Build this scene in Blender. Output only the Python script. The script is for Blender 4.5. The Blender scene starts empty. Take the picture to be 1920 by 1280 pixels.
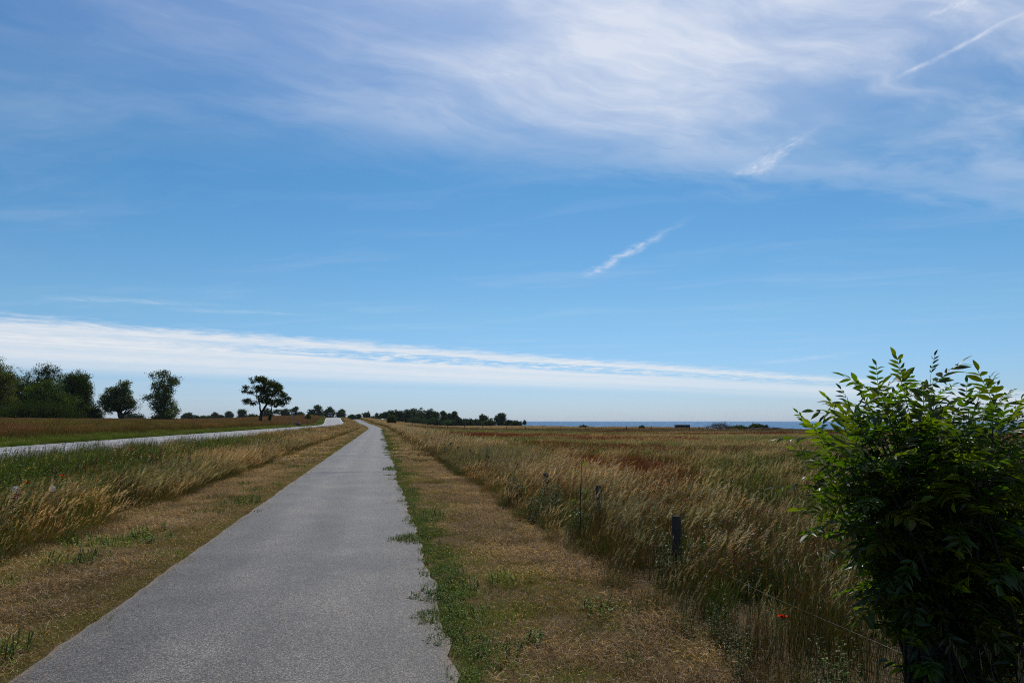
import bpy, math, random
import numpy as np
from mathutils import Vector, Matrix, Quaternion

random.seed(7)
RNG = np.random.default_rng(7)
R = math.radians
sc = bpy.context.scene
COL = sc.collection

# ------------------------------------------------------------------ camera
CAM_H = 1.55
YAW, PITCH = R(10.89), R(6.64)          # view turned right of the path, tilted up
FPX = 1280.0                            # focal length in pixels of the 1920 px wide frame
cam_d = bpy.data.cameras.new('camera'); cam = bpy.data.objects.new('camera', cam_d); COL.objects.link(cam)
cam_d.sensor_width = 36.0; cam_d.lens = 24.0; cam_d.clip_start = 0.05; cam_d.clip_end = 60000
cam.location = (0, 0, CAM_H); cam.rotation_euler = (R(90) + PITCH, 0, -YAW)
sc.camera = cam

# ------------------------------------------------------------------ sun, exposure
SUN_AZ, SUN_EL = R(19), R(54)
sv = Vector((math.sin(SUN_AZ)*math.cos(SUN_EL), math.cos(SUN_AZ)*math.cos(SUN_EL), math.sin(SUN_EL)))
sun_d = bpy.data.lights.new('sun', 'SUN'); sun = bpy.data.objects.new('sun', sun_d); COL.objects.link(sun)
sun_d.energy = 3.6; sun_d.angle = R(0.53); sun_d.color = (1.0, 0.955, 0.89)
sun.rotation_euler = sv.to_track_quat('Z', 'Y').to_euler(); sun.location = (20, 60, 80)
sc.view_settings.view_transform = 'Standard'; sc.view_settings.look = 'None'
sc.view_settings.exposure = 0.0; sc.view_settings.gamma = 1.0; sc.view_settings.use_curve_mapping = False
sc.cycles.use_denoising = False
sc.cycles.max_bounces = 8; sc.cycles.transparent_max_bounces = 8
sc.cycles.diffuse_bounces = 3; sc.cycles.glossy_bounces = 2; sc.cycles.transmission_bounces = 4
sc.cycles.sample_clamp_indirect = 4.0; sc.cycles.filter_width = 1.05

# ------------------------------------------------------------------ node helper
class NT:
    def __init__(s, tree): s.t = tree; s.n = tree.nodes; s.l = tree.links
    def new(s, typ, **kw):
        n = s.n.new(typ)
        for k, v in kw.items(): setattr(n, k, v)
        return n
    def put(s, sock, v):
        if v is None: return
        if hasattr(v, 'is_output') or hasattr(v, 'links'): s.l.new(v, sock)
        elif isinstance(v, (tuple, list)):
            if len(sock.default_value) == 4 and len(v) == 3: v = tuple(v) + (1.0,)
            sock.default_value = v
        else: sock.default_value = v
    def m(s, op, a, b=None, c=None, clamp=False):
        n = s.new('ShaderNodeMath', operation=op, use_clamp=clamp)
        for i, v in enumerate((a, b, c)): s.put(n.inputs[i], v)
        return n.outputs[0]
    def vm(s, op, a, b=None, out=0):
        n = s.new('ShaderNodeVectorMath', operation=op)
        s.put(n.inputs[0], a)
        if b is not None: s.put(n.inputs[3] if op == 'SCALE' else n.inputs[1], b)
        return n.outputs['Value'] if op in ('DOT_PRODUCT', 'LENGTH', 'DISTANCE') else n.outputs[0]
    def ss(s, x, a, b, lo=0.0, hi=1.0):        # smooth step
        n = s.new('ShaderNodeMapRange', interpolation_type='SMOOTHSTEP')
        s.put(n.inputs[0], x); s.put(n.inputs[1], a); s.put(n.inputs[2], b); s.put(n.inputs[3], lo); s.put(n.inputs[4], hi)
        return n.outputs[0]
    def lin(s, x, a, b, lo=0.0, hi=1.0):
        n = s.new('ShaderNodeMapRange'); n.clamp = True
        s.put(n.inputs[0], x); s.put(n.inputs[1], a); s.put(n.inputs[2], b); s.put(n.inputs[3], lo); s.put(n.inputs[4], hi)
        return n.outputs[0]
    def noise(s, vec, scale, detail=4.0, rough=0.5, dist=0.0, color=False):
        n = s.new('ShaderNodeTexNoise'); s.put(n.inputs['Vector'], vec)
        n.inputs['Scale'].default_value = scale; n.inputs['Detail'].default_value = detail
        n.inputs['Roughness'].default_value = rough; n.inputs['Distortion'].default_value = dist
        return n.outputs['Color'] if color else n.outputs[0]
    def mix(s, f, a, b, blend='MIX'):
        n = s.new('ShaderNodeMix', data_type='RGBA', blend_type=blend)
        s.put(n.inputs[0], f); s.put(n.inputs[6], a); s.put(n.inputs[7], b)
        return n.outputs[2]
    def ramp(s, f, stops):
        n = s.new('ShaderNodeValToRGB'); e = n.color_ramp.elements
        while len(e) < len(stops): e.new(0.5)
        for el, (p, c) in zip(e, stops): el.position = p; el.color = tuple(c) + (1.0,)
        s.put(n.inputs[0], f); return n.outputs[0]
    def xyz(s, x, y, z):
        n = s.new('ShaderNodeCombineXYZ'); s.put(n.inputs[0], x); s.put(n.inputs[1], y); s.put(n.inputs[2], z); return n.outputs[0]

# ------------------------------------------------------------------ world: sky with cirrus and a low bank
world = bpy.data.worlds.new('World'); sc.world = world; world.use_nodes = True
W = NT(world.node_tree); W.n.clear()
CF = (math.sin(YAW), math.cos(YAW), 0.0); CR = (math.cos(YAW), -math.sin(YAW), 0.0)
def build_world():
    tc = W.new('ShaderNodeTexCoord'); d = tc.outputs['Generated']
    sky = W.new('ShaderNodeTexSky', sky_type='NISHITA'); sky.sun_disc = False
    sky.sun_elevation = SUN_EL; sky.sun_rotation = SUN_AZ
    sky.altitude = 0; sky.air_density = 1.0; sky.dust_density = 0.35; sky.ozone_density = 1.6
    sep = W.new('ShaderNodeSeparateXYZ'); W.put(sep.inputs[0], d)
    z = W.m('MAXIMUM', sep.outputs[2], 0.012)
    x = W.m('DIVIDE', W.vm('DOT_PRODUCT', d, CR), z)     # position on a flat cloud deck, right / ahead
    y = W.m('DIVIDE', W.vm('DOT_PRODUCT', d, CF), z)
    P = W.xyz(x, y, 0.0)
    # --- cirrus veil overhead, ends along a line some way ahead
    warp = W.vm('SCALE', W.vm('SUBTRACT', W.noise(P, 0.8, 4.0, 0.55, color=True), (0.5, 0.5, 0.5)), 0.75)
    Pw = W.vm('ADD', P, warp)
    def turned(v, a, sx, sy):
        c, n = math.cos(a), math.sin(a)
        return W.xyz(W.m('MULTIPLY', W.vm('DOT_PRODUCT', v, (c, n, 0.0)), sx), W.m('MULTIPLY', W.vm('DOT_PRODUCT', v, (-n, c, 0.0)), sy), 0.0)
    st = W.noise(turned(Pw, 0.55, 1.15, 2.6), 1.0, 10.0, 0.60)          # feathers drawn out to the right
    st2 = W.noise(turned(W.vm('ADD', Pw, (7.3, 1.2, 3.0)), 0.2, 0.65, 1.0), 1.0, 5.0, 0.5)
    fine = W.noise(turned(Pw, 0.5, 4.5, 13.0), 1.0, 7.0, 0.65)
    e = W.m('SUBTRACT', y, W.m('MULTIPLY', W.m('MAXIMUM', x, -0.3), 0.20))
    e = W.m('ADD', e, W.m('MULTIPLY', W.m('SUBTRACT', st, 0.5), 1.0))
    e = W.m('ADD', e, W.m('MULTIPLY', W.m('SUBTRACT', fine, 0.5), 0.35))
    edge = W.ss(e, 2.80, 2.30)
    body = W.m('ADD', W.m('MULTIPLY', W.ss(st, 0.36, 0.74), 0.50), W.m('MULTIPLY', W.ss(st2, 0.36, 0.70), 0.42))
    body = W.m('MULTIPLY', body, W.m('ADD', 0.55, W.m('MULTIPLY', fine, 0.9)))
    dens = W.m('MULTIPLY', W.ss(x, -1.35, 0.35, 0.20, 1.0), W.ss(y, 2.9, 1.4, 0.60, 1.0))
    thick = W.ss(W.vm('DISTANCE', Pw, (0.20, 1.30, 0.0)), 0.1, 1.5, 0.34, 0.0)
    cir = W.m('MULTIPLY', edge, W.m('ADD', W.m('MULTIPLY', body, dens), W.m('ADD', thick, 0.02)))
    # --- faint high streaks farther out
    f2 = W.noise(turned(Pw, -0.3, 0.5, 1.5), 1.0, 7.0, 0.62)
    faint = W.m('MULTIPLY', W.ss(f2, 0.48, 0.80), W.ss(y, 7.0, 14.0, 0.13, 0.0))
    # --- torn wisps
    def wisp(a, b, w, amt, nsc):
        ax, ay = a; bx, by = b; L = math.hypot(bx-ax, by-ay); tx, ty = (bx-ax)/L, (by-ay)/L
        q = W.vm('SUBTRACT', P, (ax, ay, 0.0))
        nn = W.noise(P, nsc, 6.0, 0.7)
        t = W.m('DIVIDE', W.vm('DOT_PRODUCT', q, (tx, ty, 0.0)), L)
        o = W.m('ADD', W.vm('DOT_PRODUCT', q, (-ty, tx, 0.0)), W.m('MULTIPLY', W.m('SUBTRACT', nn, 0.5), w*2.4))
        ww = W.lin(t, 0.0, 1.0, w*1.25, w*0.42)
        k = W.m('SUBTRACT', 1.0, W.m('DIVIDE', W.m('ABSOLUTE', o), ww), clamp=True)
        ends = W.m('MULTIPLY', W.ss(t, -0.02, 0.22), W.ss(t, 1.0, 0.45))
        g = W.lin(W.noise(W.vm('MULTIPLY', P, (3.0, 1.3, 1.0)), nsc*1.2, 5.0, 0.7), 0.32, 0.68)
        return W.m('MULTIPLY', W.m('MULTIPLY', W.m('POWER', k, 1.4), ends), W.m('MULTIPLY', g, amt*0.78))
    ws = [wisp((0.50, 4.75), (0.92, 3.15), 0.085, 0.95, 5.0),
          wisp((0.94, 2.76), (1.07, 2.18), 0.075, 0.80, 7.0),
          wisp((1.12, 1.93), (1.32, 1.46), 0.022, 0.70, 6.0),
          wisp((1.02, 1.62), (1.16, 1.43), 0.07, 0.40, 12.0),
          wisp((4.3, 12.2), (5.3, 9.4), 0.55, 0.42, 1.4),
          wisp((-3.9, 5.45), (-2.2, 5.95), 0.24, 0.40, 1.6),
          wisp((-3.2, 6.0), (-1.6, 6.5), 0.22, 0.36, 1.6)]
    wis = ws[0]
    for q in ws[1:]: wis = W.m('ADD', wis, q)
    # --- low bank of altocumulus towards the horizon
    s_ = W.m('SUBTRACT', y, W.m('MULTIPLY', x, 0.74))
    t_ = W.m('ADD', W.m('MULTIPLY', y, 0.74), x)
    Q = W.xyz(s_, t_, 0.0)
    bn = W.noise(W.vm('MULTIPLY', Q, (0.30, 0.20, 1.0)), 1.0, 6.0, 0.6)
    puff = W.noise(W.vm('MULTIPLY', Q, (2.3, 1.9, 1.0)), 1.0, 8.0, 0.70)
    se = W.m('ADD', s_, W.m('MULTIPLY', W.m('SUBTRACT', bn, 0.5), 2.0))
    se = W.m('ADD', se, W.m('MULTIPLY', W.m('SUBTRACT', puff, 0.5), 2.8))
    front = W.ss(se, 9.6, 11.1)
    sg = W.m('ADD', s_, W.m('MULTIPLY', W.m('SUBTRACT', bn, 0.5), 2.0))
    gapz = W.m('MULTIPLY', W.ss(sg, 11.1, 11.7), W.ss(sg, 13.4, 12.5))
    gap = W.m('MULTIPLY', gapz, W.m('MULTIPLY', W.ss(puff, 0.64, 0.44), W.ss(t_, 1.0, 6.0, 0.10, 0.95)))
    far = W.ss(s_, 14.0, 23.0, 1.0, 0.16)
    right = W.ss(t_, 9.0, 24.0, 1.0, 0.62)
    tex = W.m('ADD', 0.60, W.m('MULTIPLY', puff, 0.68))
    bank = W.m('MULTIPLY', W.m('MULTIPLY', front, W.m('SUBTRACT', 1.0, gap)), W.m('MULTIPLY', W.m('MULTIPLY', tex, right), far))
    band = W.ss(W.noise(W.vm('MULTIPLY', Q, (0.45, 0.03, 1.0)), 1.0, 4.0, 0.55), 0.35, 0.65, 0.72, 1.0)
    bank = W.m('MULTIPLY', bank, band)
    # --- put together
    tint = W.ramp(sep.outputs[2], [(0.0, (0.50, 0.665, 1.10)), (0.15, (0.57, 0.80, 0.94)), (0.36, (0.46, 0.785, 0.94)), (0.60, (0.43, 0.735, 1.06))])
    base = W.mix(1.0, sky.outputs[0], tint, 'MULTIPLY')
    hs = W.new('ShaderNodeHueSaturation'); hs.inputs['Saturation'].default_value = 1.06; W.put(hs.inputs['Color'], base)
    base = hs.outputs[0]
    SC = 1.0/SKY
    hi = W.m('MINIMUM', W.m('ADD', W.m('ADD', cir, faint), wis), 0.92)
    c1 = W.mix(hi, base, (0.74*SC, 0.79*SC, 0.89*SC))
    c2 = W.mix(W.m('MINIMUM', bank, 0.95), c1, (0.80*SC, 0.825*SC, 0.86*SC))
    bg = W.new('ShaderNodeBackground'); W.put(bg.inputs[0], c2); bg.inputs[1].default_value = SKY
    out = W.new('ShaderNodeOutputWorld'); W.l.new(bg.outputs[0], out.inputs[0])
SKY = 0.10
build_world()
world.cycles.sampling_method = 'MANUAL'; world.cycles.sample_map_resolution = 512

# ------------------------------------------------------------------ numeric helpers
def sst(x, a, b):
    t = np.clip((np.asarray(x, float)-a)/(b-a), 0, 1); return t*t*(3-2*t)
def _hash(ix, iy, seed):
    h = (ix.astype(np.int64)*374761393 + iy.astype(np.int64)*668265263 + seed*974711) & 0x7fffffff
    h = ((h ^ (h >> 13))*1274126177) & 0x7fffffff
    return ((h ^ (h >> 16)) & 0xffff)/65535.0
def vnoise(x, y, seed=0):
    x = np.asarray(x, float); y = np.asarray(y, float)
    ix = np.floor(x); iy = np.floor(y); fx = x-ix; fy = y-iy
    fx = fx*fx*(3-2*fx); fy = fy*fy*(3-2*fy); ix = ix.astype(np.int64); iy = iy.astype(np.int64)
    a = _hash(ix, iy, seed); b = _hash(ix+1, iy, seed); c = _hash(ix, iy+1, seed); d = _hash(ix+1, iy+1, seed)
    return (a*(1-fx)+b*fx)*(1-fy)+(c*(1-fx)+d*fx)*fy
def fbm(x, y, seed=0, oct=4):
    s = 0; a = 0.5; t = 0
    for k in range(oct):
        s = s+a*vnoise(np.asarray(x)*2**k, np.asarray(y)*2**k, seed+k*17); t += a; a *= 0.5
    return s/t

def bend(y):                     # the path swings left beyond 130 m
    y = np.asarray(y, float)
    q = -0.00057*np.clip(y-130, 0, 80)**2
    return q - 0.062*np.clip(y-210, 0, None)
def rbend(y): return bend(np.asarray(y, float)-45)
ROAD_C, ROAD_HW = -12.9, 3.1

def terrain(x, y):
    x = np.asarray(x, float); y = np.asarray(y, float)
    px = x-bend(y); rx = x-rbend(y)
    zp = 2.3*sst(y, 140, 330)
    zr = 0.38+2.75*sst(y, 185, 340)
    zl = 0.38+2.75*sst(y, 185, 340)*(1-0.85*sst(-rx, 20, 75))+0.22+0.0105*np.clip(-rx-18.5, 0, 90)*(1-0.6*sst(y, 200, 420))+0.0012*np.clip(y-340, 0, 500)
    zright = -0.0042*np.clip(y, 0, 400)
    ditch = -0.32*np.exp(-((px+6.6)/1.6)**2)
    w = sst(-px, 4.5, 9.2)
    near = zp*(1-w)+zr*w+ditch*(1-sst(y, 150, 230))
    wl = sst(-rx, 16.2, 19.5)
    z = near*(1-wl)+zl*wl
    wr = sst(px, 3.0, 30.0)
    z = z*(1-wr)+zright*wr
    z = z - 0.03*np.clip(px-30, 0, 0)
    shore = 98-17*sst(y, 185, 265)+8*(vnoise(y*0.013, y*0+3.1, 5)-0.5)-7*np.exp(-((y-275)/30)**2)
    z = z-5.0*sst(x, shore, shore+16)
    rough = (fbm(x*0.6, y*0.6, 3, 3)-0.5)*0.10
    flat = np.maximum(np.exp(-(np.clip(np.abs(px+0.8)-1.25, 0, None)/0.5)**2), np.exp(-(np.clip(np.abs(rx-ROAD_C)-3.2, 0, None)/0.6)**2))
    return z+rough*(1-flat)
def tz(x, y): return float(terrain(x, y))

def ground_at(px, D):            # world x, y of image column px at view depth D (metres along the lens axis, level)
    u = (px-960.0)/FPX*0.9933*D
    return CR[0]*u+CF[0]*D, CR[1]*u+CF[1]*D
def point_at(px, py, D):         # world point seen at pixel px, py at view depth D
    v = Vector(((px-960.0)/FPX*D, -(py-640.0)/FPX*D, -D))
    return cam_mat @ v
cam_mat = Matrix.Translation((0, 0, CAM_H)) @ cam.rotation_euler.to_matrix().to_4x4()

# ------------------------------------------------------------------ object helpers
def tag(o, label=None, cat=None, group=None, kind=None):
    if label: o['label'] = label
    if cat: o['category'] = cat
    if group: o['group'] = group
    if kind: o['kind'] = kind
    return o
def empty(name, loc, rz=0.0):
    o = bpy.data.objects.new(name, None); COL.objects.link(o); o.location = loc; o.rotation_euler = (0, 0, rz)
    o.empty_display_size = 0.2; return o
def link(name, me, mat=None, parent=None):
    o = bpy.data.objects.new(name, me); COL.objects.link(o)
    if mat and not me.materials: me.materials.append(mat)
    if parent: o.parent = parent
    return o
def mesh(name, V, F, C=None, smooth=False):
    me = bpy.data.meshes.new(name)
    V = np.asarray(V, np.float32).reshape(-1, 3)
    if isinstance(F, np.ndarray):
        nf, k = F.shape; me.vertices.add(len(V)); me.vertices.foreach_set('co', V.ravel())
        me.loops.add(nf*k); me.loops.foreach_set('vertex_index', F.ravel().astype(np.int32))
        me.polygons.add(nf); me.polygons.foreach_set('loop_start', np.arange(0, nf*k, k, dtype=np.int32))
        me.update(calc_edges=True)
    else:
        me.from_pydata(V.tolist(), [], [list(f) for f in F]); me.update()
    if C is not None:
        a = me.color_attributes.new('col', 'FLOAT_COLOR', 'POINT')
        C = np.asarray(C, np.float32).reshape(-1, 3)
        a.data.foreach_set('color', np.hstack([C, np.ones((len(C), 1), np.float32)]).ravel())
    if smooth: me.polygons.foreach_set('use_smooth', np.ones(len(me.polygons), bool))
    return me
class MB:                        # collects pieces into one mesh
    def __init__(s): s.V = []; s.F = []; s.C = []; s.n = 0
    def add(s, V, F, C=None):
        V = np.asarray(V, float).reshape(-1, 3); s.V.append(V); s.F += [tuple(i+s.n for i in f) for f in F]; s.n += len(V)
        if C is not None: s.C.append(np.broadcast_to(np.asarray(C, float), (len(V), 3)))
    def box(s, c, h, rz=0.0, taper=1.0):
        P = []
        for z in (-1, 1):
            k = taper if z > 0 else 1.0
            for (a, b) in ((-1, -1), (1, -1), (1, 1), (-1, 1)):
                X, Y = a*h[0]*k, b*h[1]*k
                P.append((c[0]+X*math.cos(rz)-Y*math.sin(rz), c[1]+X*math.sin(rz)+Y*math.cos(rz), c[2]+z*h[2]))
        s.add(P, [(3, 2, 1, 0), (4, 5, 6, 7), (0, 1, 5, 4), (1, 2, 6, 5), (2, 3, 7, 6), (3, 0, 4, 7)])
    def tube(s, pts, rad, n=7, cap=True, jitter=0.0):
        pts = [Vector(p) for p in pts]; ring = []; up = Vector((0.13, 0.31, 0.94))
        for i, p in enumerate(pts):
            d = (pts[min(i+1, len(pts)-1)]-pts[max(i-1, 0)]).normalized()
            a = d.cross(up if abs(d.dot(up)) < 0.95 else Vector((1, 0, 0))).normalized(); b = d.cross(a)
            r = rad[i] if isinstance(rad, (list, tuple)) else rad
            ring.append([p+(a*math.cos(2*math.pi*k/n)+b*math.sin(2*math.pi*k/n))*r*(1+random.uniform(-jitter, jitter)) for k in range(n)])
        V = [tuple(v) for rr in ring for v in rr]; F = []
        for i in range(len(pts)-1):
            for k in range(n): F.append((i*n+k, i*n+(k+1) % n, (i+1)*n+(k+1) % n, (i+1)*n+k))
        if cap: F.append(tuple(range(n-1, -1, -1))); F.append(tuple((len(pts)-1)*n+k for k in range(n)))
        s.add(V, F)
    def build(s, name, mat, parent=None, smooth=False):
        me = mesh(name, np.vstack(s.V), s.F, np.vstack(s.C) if s.C else None, smooth)
        return link(name, me, mat, parent)

# ------------------------------------------------------------------ materials
def new_mat(name):
    m = bpy.data.materials.new(name); m.use_nodes = True; t = NT(m.node_tree); t.n.clear()
    out = t.new('ShaderNodeOutputMaterial'); return m, t, out
def foliage_mat(name, trans=0.4, gloss=0.05, rough=0.45, tint=False, vary=0.25, tcol=(1.25, 1.2, 0.55)):
    m, t, out = new_mat(name)
    c = t.new('ShaderNodeAttribute', attribute_name='col').outputs['Color']
    if tint:
        ti = t.new('ShaderNodeAttribute', attribute_name='tint', attribute_type='INSTANCER').outputs['Color']
        c = t.mix(1.0, c, ti, 'MULTIPLY')
    rnd = t.new('ShaderNodeObjectInfo').outputs['Random']
    k = t.lin(rnd, 0, 1, 1-vary, 1+vary)
    c = t.vm('SCALE', c, k)
    df = t.new('ShaderNodeBsdfDiffuse'); t.put(df.inputs[0], c)
    tr = t.new('ShaderNodeBsdfTranslucent'); t.put(tr.inputs[0], t.vm('MULTIPLY', c, tcol))
    mx = t.new('ShaderNodeMixShader'); mx.inputs[0].default_value = trans
    t.l.new(df.outputs[0], mx.inputs[1]); t.l.new(tr.outputs[0], mx.inputs[2])
    last = mx.outputs[0]
    if gloss > 0:
        gl = t.new('ShaderNodeBsdfGlossy'); gl.inputs['Roughness'].default_value = rough
        m2 = t.new('ShaderNodeMixShader'); m2.inputs[0].default_value = gloss
        t.l.new(last, m2.inputs[1]); t.l.new(gl.outputs[0], m2.inputs[2]); last = m2.outputs[0]
    t.l.new(last, out.inputs[0]); return m
def plain_mat(name, col, rough=0.7, metal=0.0, nscale=6.0, namt=0.25, bump=0.0, spec=0.4):
    m, t, out = new_mat(name)
    g = t.new('ShaderNodeTexCoord').outputs['Object']
    n = t.noise(g, nscale, 6.0, 0.6)
    c = t.mix(n, tuple(v*(1-namt) for v in col), tuple(min(1, v*(1+namt)) for v in col))
    p = t.new('ShaderNodeBsdfPrincipled'); t.put(p.inputs['Base Color'], c)
    p.inputs['Roughness'].default_value = rough; p.inputs['Metallic'].default_value = metal; p.inputs['Specular IOR Level'].default_value = spec
    if bump:
        b = t.new('ShaderNodeBump'); b.inputs['Strength'].default_value = bump; b.inputs['Distance'].default_value = 0.02
        t.put(b.inputs['Height'], n); t.l.new(b.outputs[0], p.inputs['Normal'])
    t.l.new(p.outputs[0], out.inputs[0]); return m

M = {}
M['grass'] = foliage_mat('grass_blades', 0.42, 0.015, 0.42, tint=True, vary=0.22, tcol=(1.25, 1.07, 0.62))
M['leafy'] = foliage_mat('weed_leaves', 0.38, 0.06, 0.4, tint=True, vary=0.18)
M['crown'] = foliage_mat('tree_leaves', 0.30, 0.0, 0.5, vary=0.10, tcol=(1.3, 1.3, 0.5))
M['ash'] = foliage_mat('ash_leaves', 0.58, 0.022, 0.34, vary=0.22, tcol=(2.7, 2.8, 0.35))
M['plant'] = foliage_mat('plant_leaves', 0.38, 0.012, 0.5, vary=0.15)
M['bark'] = plain_mat('bark', (0.032, 0.027, 0.021), 0.95, nscale=12, namt=0.5, bump=0.6, spec=0.08)
M['green_stem'] = plain_mat('green_stem', (0.07, 0.085, 0.03), 0.7, nscale=20, namt=0.35)
M['post'] = plain_mat('weathered_post', (0.042, 0.036, 0.030), 0.9, nscale=30, namt=0.5, bump=0.5, spec=0.1)
M['wire'] = plain_mat('wire', (0.22, 0.21, 0.20), 0.5, 0.7)

def asphalt(name, base, grain, crack_y=None):
    m, t, out = new_mat(name)
    pos = t.new('ShaderNodeNewGeometry').outputs['Position']
    v = t.new('ShaderNodeTexVoronoi'); v.inputs['Scale'].default_value = grain; t.put(v.inputs['Vector'], pos)
    n1 = t.noise(pos, grain*0.75, 3.0, 0.7)
    n2 = t.noise(pos, 1.1, 5.0, 0.6)
    n3 = t.noise(t.vm('MULTIPLY', pos, (1.6, 0.12, 1.0)), 1.0, 4.0, 0.6)
    cell = t.new('ShaderNodeSeparateColor'); t.put(cell.inputs[0], v.outputs['Color'])
    g = t.m('ADD', t.m('MULTIPLY', cell.outputs[0], 0.55), t.m('MULTIPLY', n1, 0.55))
    c = t.ramp(g, [(0.24, tuple(b*0.10 for b in base)), (0.48, tuple(b*0.62 for b in base)), (0.66, tuple(b*1.4 for b in base)), (0.88, tuple(b*3.8 for b in base))])
    c = t.mix(0.8, c, t.vm('SCALE', c, t.lin(n2, 0.3, 0.7, 0.74, 1.24)))
    n4 = t.noise(pos, 0.28, 4.0, 0.6); c = t.mix(0.8, c, t.vm('MULTIPLY', c, t.ramp(n4, [(0.35, (0.80, 0.80, 0.82)), (0.65, (1.18, 1.14, 1.08))])))
    c = t.mix(0.5, c, t.vm('SCALE', c, t.lin(n3, 0.3, 0.7, 0.8, 1.2)))
    if crack_y is not None:
        ac = t.new('ShaderNodeAttribute', attribute_name='across').outputs['Fac']
        wob = t.m('ADD', ac, t.m('MULTIPLY', t.m('SUBTRACT', t.noise(t.vm('MULTIPLY', pos, (1.0, 0.25, 1.0)), 0.8, 3.0), 0.5), 0.10))
        tr = t.m('ADD', t.m('MULTIPLY', t.ss(t.m('ABSOLUTE', t.m('SUBTRACT', wob, 0.34)), 0.15, 0.02), 1.0), t.ss(t.m('ABSOLUTE', t.m('SUBTRACT', wob, 0.70)), 0.14, 0.02))
        c = t.vm('SCALE', c, t.lin(tr, 0.0, 1.0, 0.92, 1.14))
        ed = t.m('MINIMUM', ac, t.m('SUBTRACT', 1.0, ac))
        ed = t.m('ADD', ed, t.m('MULTIPLY', t.m('SUBTRACT', t.noise(pos, 5.0, 6.0, 0.7), 0.5), 0.055))
        c = t.mix(t.ss(ed, 0.022, 0.0, 0.0, 0.6), c, (0.16, 0.115, 0.075))
        c = t.mix(t.ss(t.noise(pos, 0.9, 5.0, 0.65), 0.60, 0.78, 0.0, 0.35), c, (0.045, 0.040, 0.036))
        sp = t.new('ShaderNodeSeparateXYZ'); t.put(sp.inputs[0], pos)
        for cy, amp, wd in crack_y:
            off = t.m('MULTIPLY', t.m('SUBTRACT', t.noise(t.vm('MULTIPLY', pos, (1.0, 0.0, 0.0)), 2.2, 6.0, 0.7), 0.5), amp)
            dd = t.m('ABSOLUTE', t.m('SUBTRACT', t.m('SUBTRACT', sp.outputs[1], cy), off))
            wv = t.m('MULTIPLY', t.ss(t.noise(pos, 1.7, 2.0), 0.35, 0.65), wd)
            k = t.ss(dd, wv, 0.0)
            c = t.mix(t.m('MULTIPLY', k, 0.8), c, (0.02, 0.019, 0.018))
    p = t.new('ShaderNodeBsdfPrincipled'); t.put(p.inputs['Base Color'], c)
    p.inputs['Roughness'].default_value = 0.6; p.inputs['Specular IOR Level'].default_value = 0.34
    b = t.new('ShaderNodeBump'); b.inputs['Strength'].default_value = 0.8; b.inputs['Distance'].default_value = 0.004
    t.put(b.inputs['Height'], g); t.l.new(b.outputs[0], p.inputs['Normal'])
    t.l.new(p.outputs[0], out.inputs[0]); return m
M['path'] = asphalt('path_asphalt', (0.076, 0.067, 0.057), 170.0, [(21.2, 0.8, 0.85), (46.0, 0.9, 0.8)])
M['road'] = asphalt('road_asphalt', (0.165, 0.155, 0.148), 60.0)
M['paint'] = plain_mat('road_paint', (0.62, 0.62, 0.60), 0.6, nscale=9, namt=0.2)

def ground_mat():
    m, t, out = new_mat('earth_and_thatch')
    pos = t.new('ShaderNodeNewGeometry').outputs['Position']
    n1 = t.noise(pos, 0.35, 6.0, 0.6); n2 = t.noise(pos, 9.0, 6.0, 0.7); n3 = t.noise(pos, 60.0, 3.0, 0.7)
    c = t.ramp(n1, [(0.30, (0.060, 0.048, 0.020)), (0.5, (0.105, 0.070, 0.034)), (0.7, (0.14, 0.098, 0.050))])
    c = t.mix(t.m('MULTIPLY', n2, 0.6), c, (0.030, 0.022, 0.012))
    c = t.mix(t.ss(n3, 0.5, 0.75, 0.0, 0.5), c, (0.24, 0.175, 0.10))
    p = t.new('ShaderNodeBsdfPrincipled'); t.put(p.inputs['Base Color'], c); p.inputs['Roughness'].default_value = 0.95
    p.inputs['Specular IOR Level'].default_value = 0.1
    b = t.new('ShaderNodeBump'); b.inputs['Strength'].default_value = 0.9; b.inputs['Distance'].default_value = 0.03
    t.put(b.inputs['Height'], n2); t.l.new(b.outputs[0], p.inputs['Normal'])
    t.l.new(p.outputs[0], out.inputs[0]); return m
M['ground'] = ground_mat()

def sea_mat():
    m, t, out = new_mat('sea_water')
    geo = t.new('ShaderNodeNewGeometry'); pos = geo.outputs['Position']
    nz = t.noise(t.vm('MULTIPLY', pos, (1.0, 0.7, 1.0)), 0.55, 5.0, 0.65, color=True)
    nb = t.noise(t.vm('MULTIPLY', pos, (1.0, 0.5, 1.0)), 0.09, 3.0, 0.6, color=True)
    v = t.vm('ADD', t.vm('SCALE', t.vm('SUBTRACT', nz, (0.5, 0.5, 0.5)), 0.75), t.vm('SCALE', t.vm('SUBTRACT', nb, (0.5, 0.5, 0.5)), 0.45))
    v = t.vm('MULTIPLY', v, (1.0, 1.0, 0.0))
    nrm = t.vm('NORMALIZE', t.vm('ADD', t.vm('ADD', v, (-0.0, -0.16, 0.0)), (0.0, 0.0, 1.0)))
    p = t.new('ShaderNodeBsdfPrincipled'); p.inputs['Base Color'].default_value = (0.018, 0.055, 0.12, 1)
    p.inputs['Roughness'].default_value = 0.12; p.inputs['IOR'].default_value = 1.33
    t.l.new(nrm, p.inputs['Normal']); t.l.new(p.outputs[0], out.inputs[0]); return m
M['sea'] = sea_mat()

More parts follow.
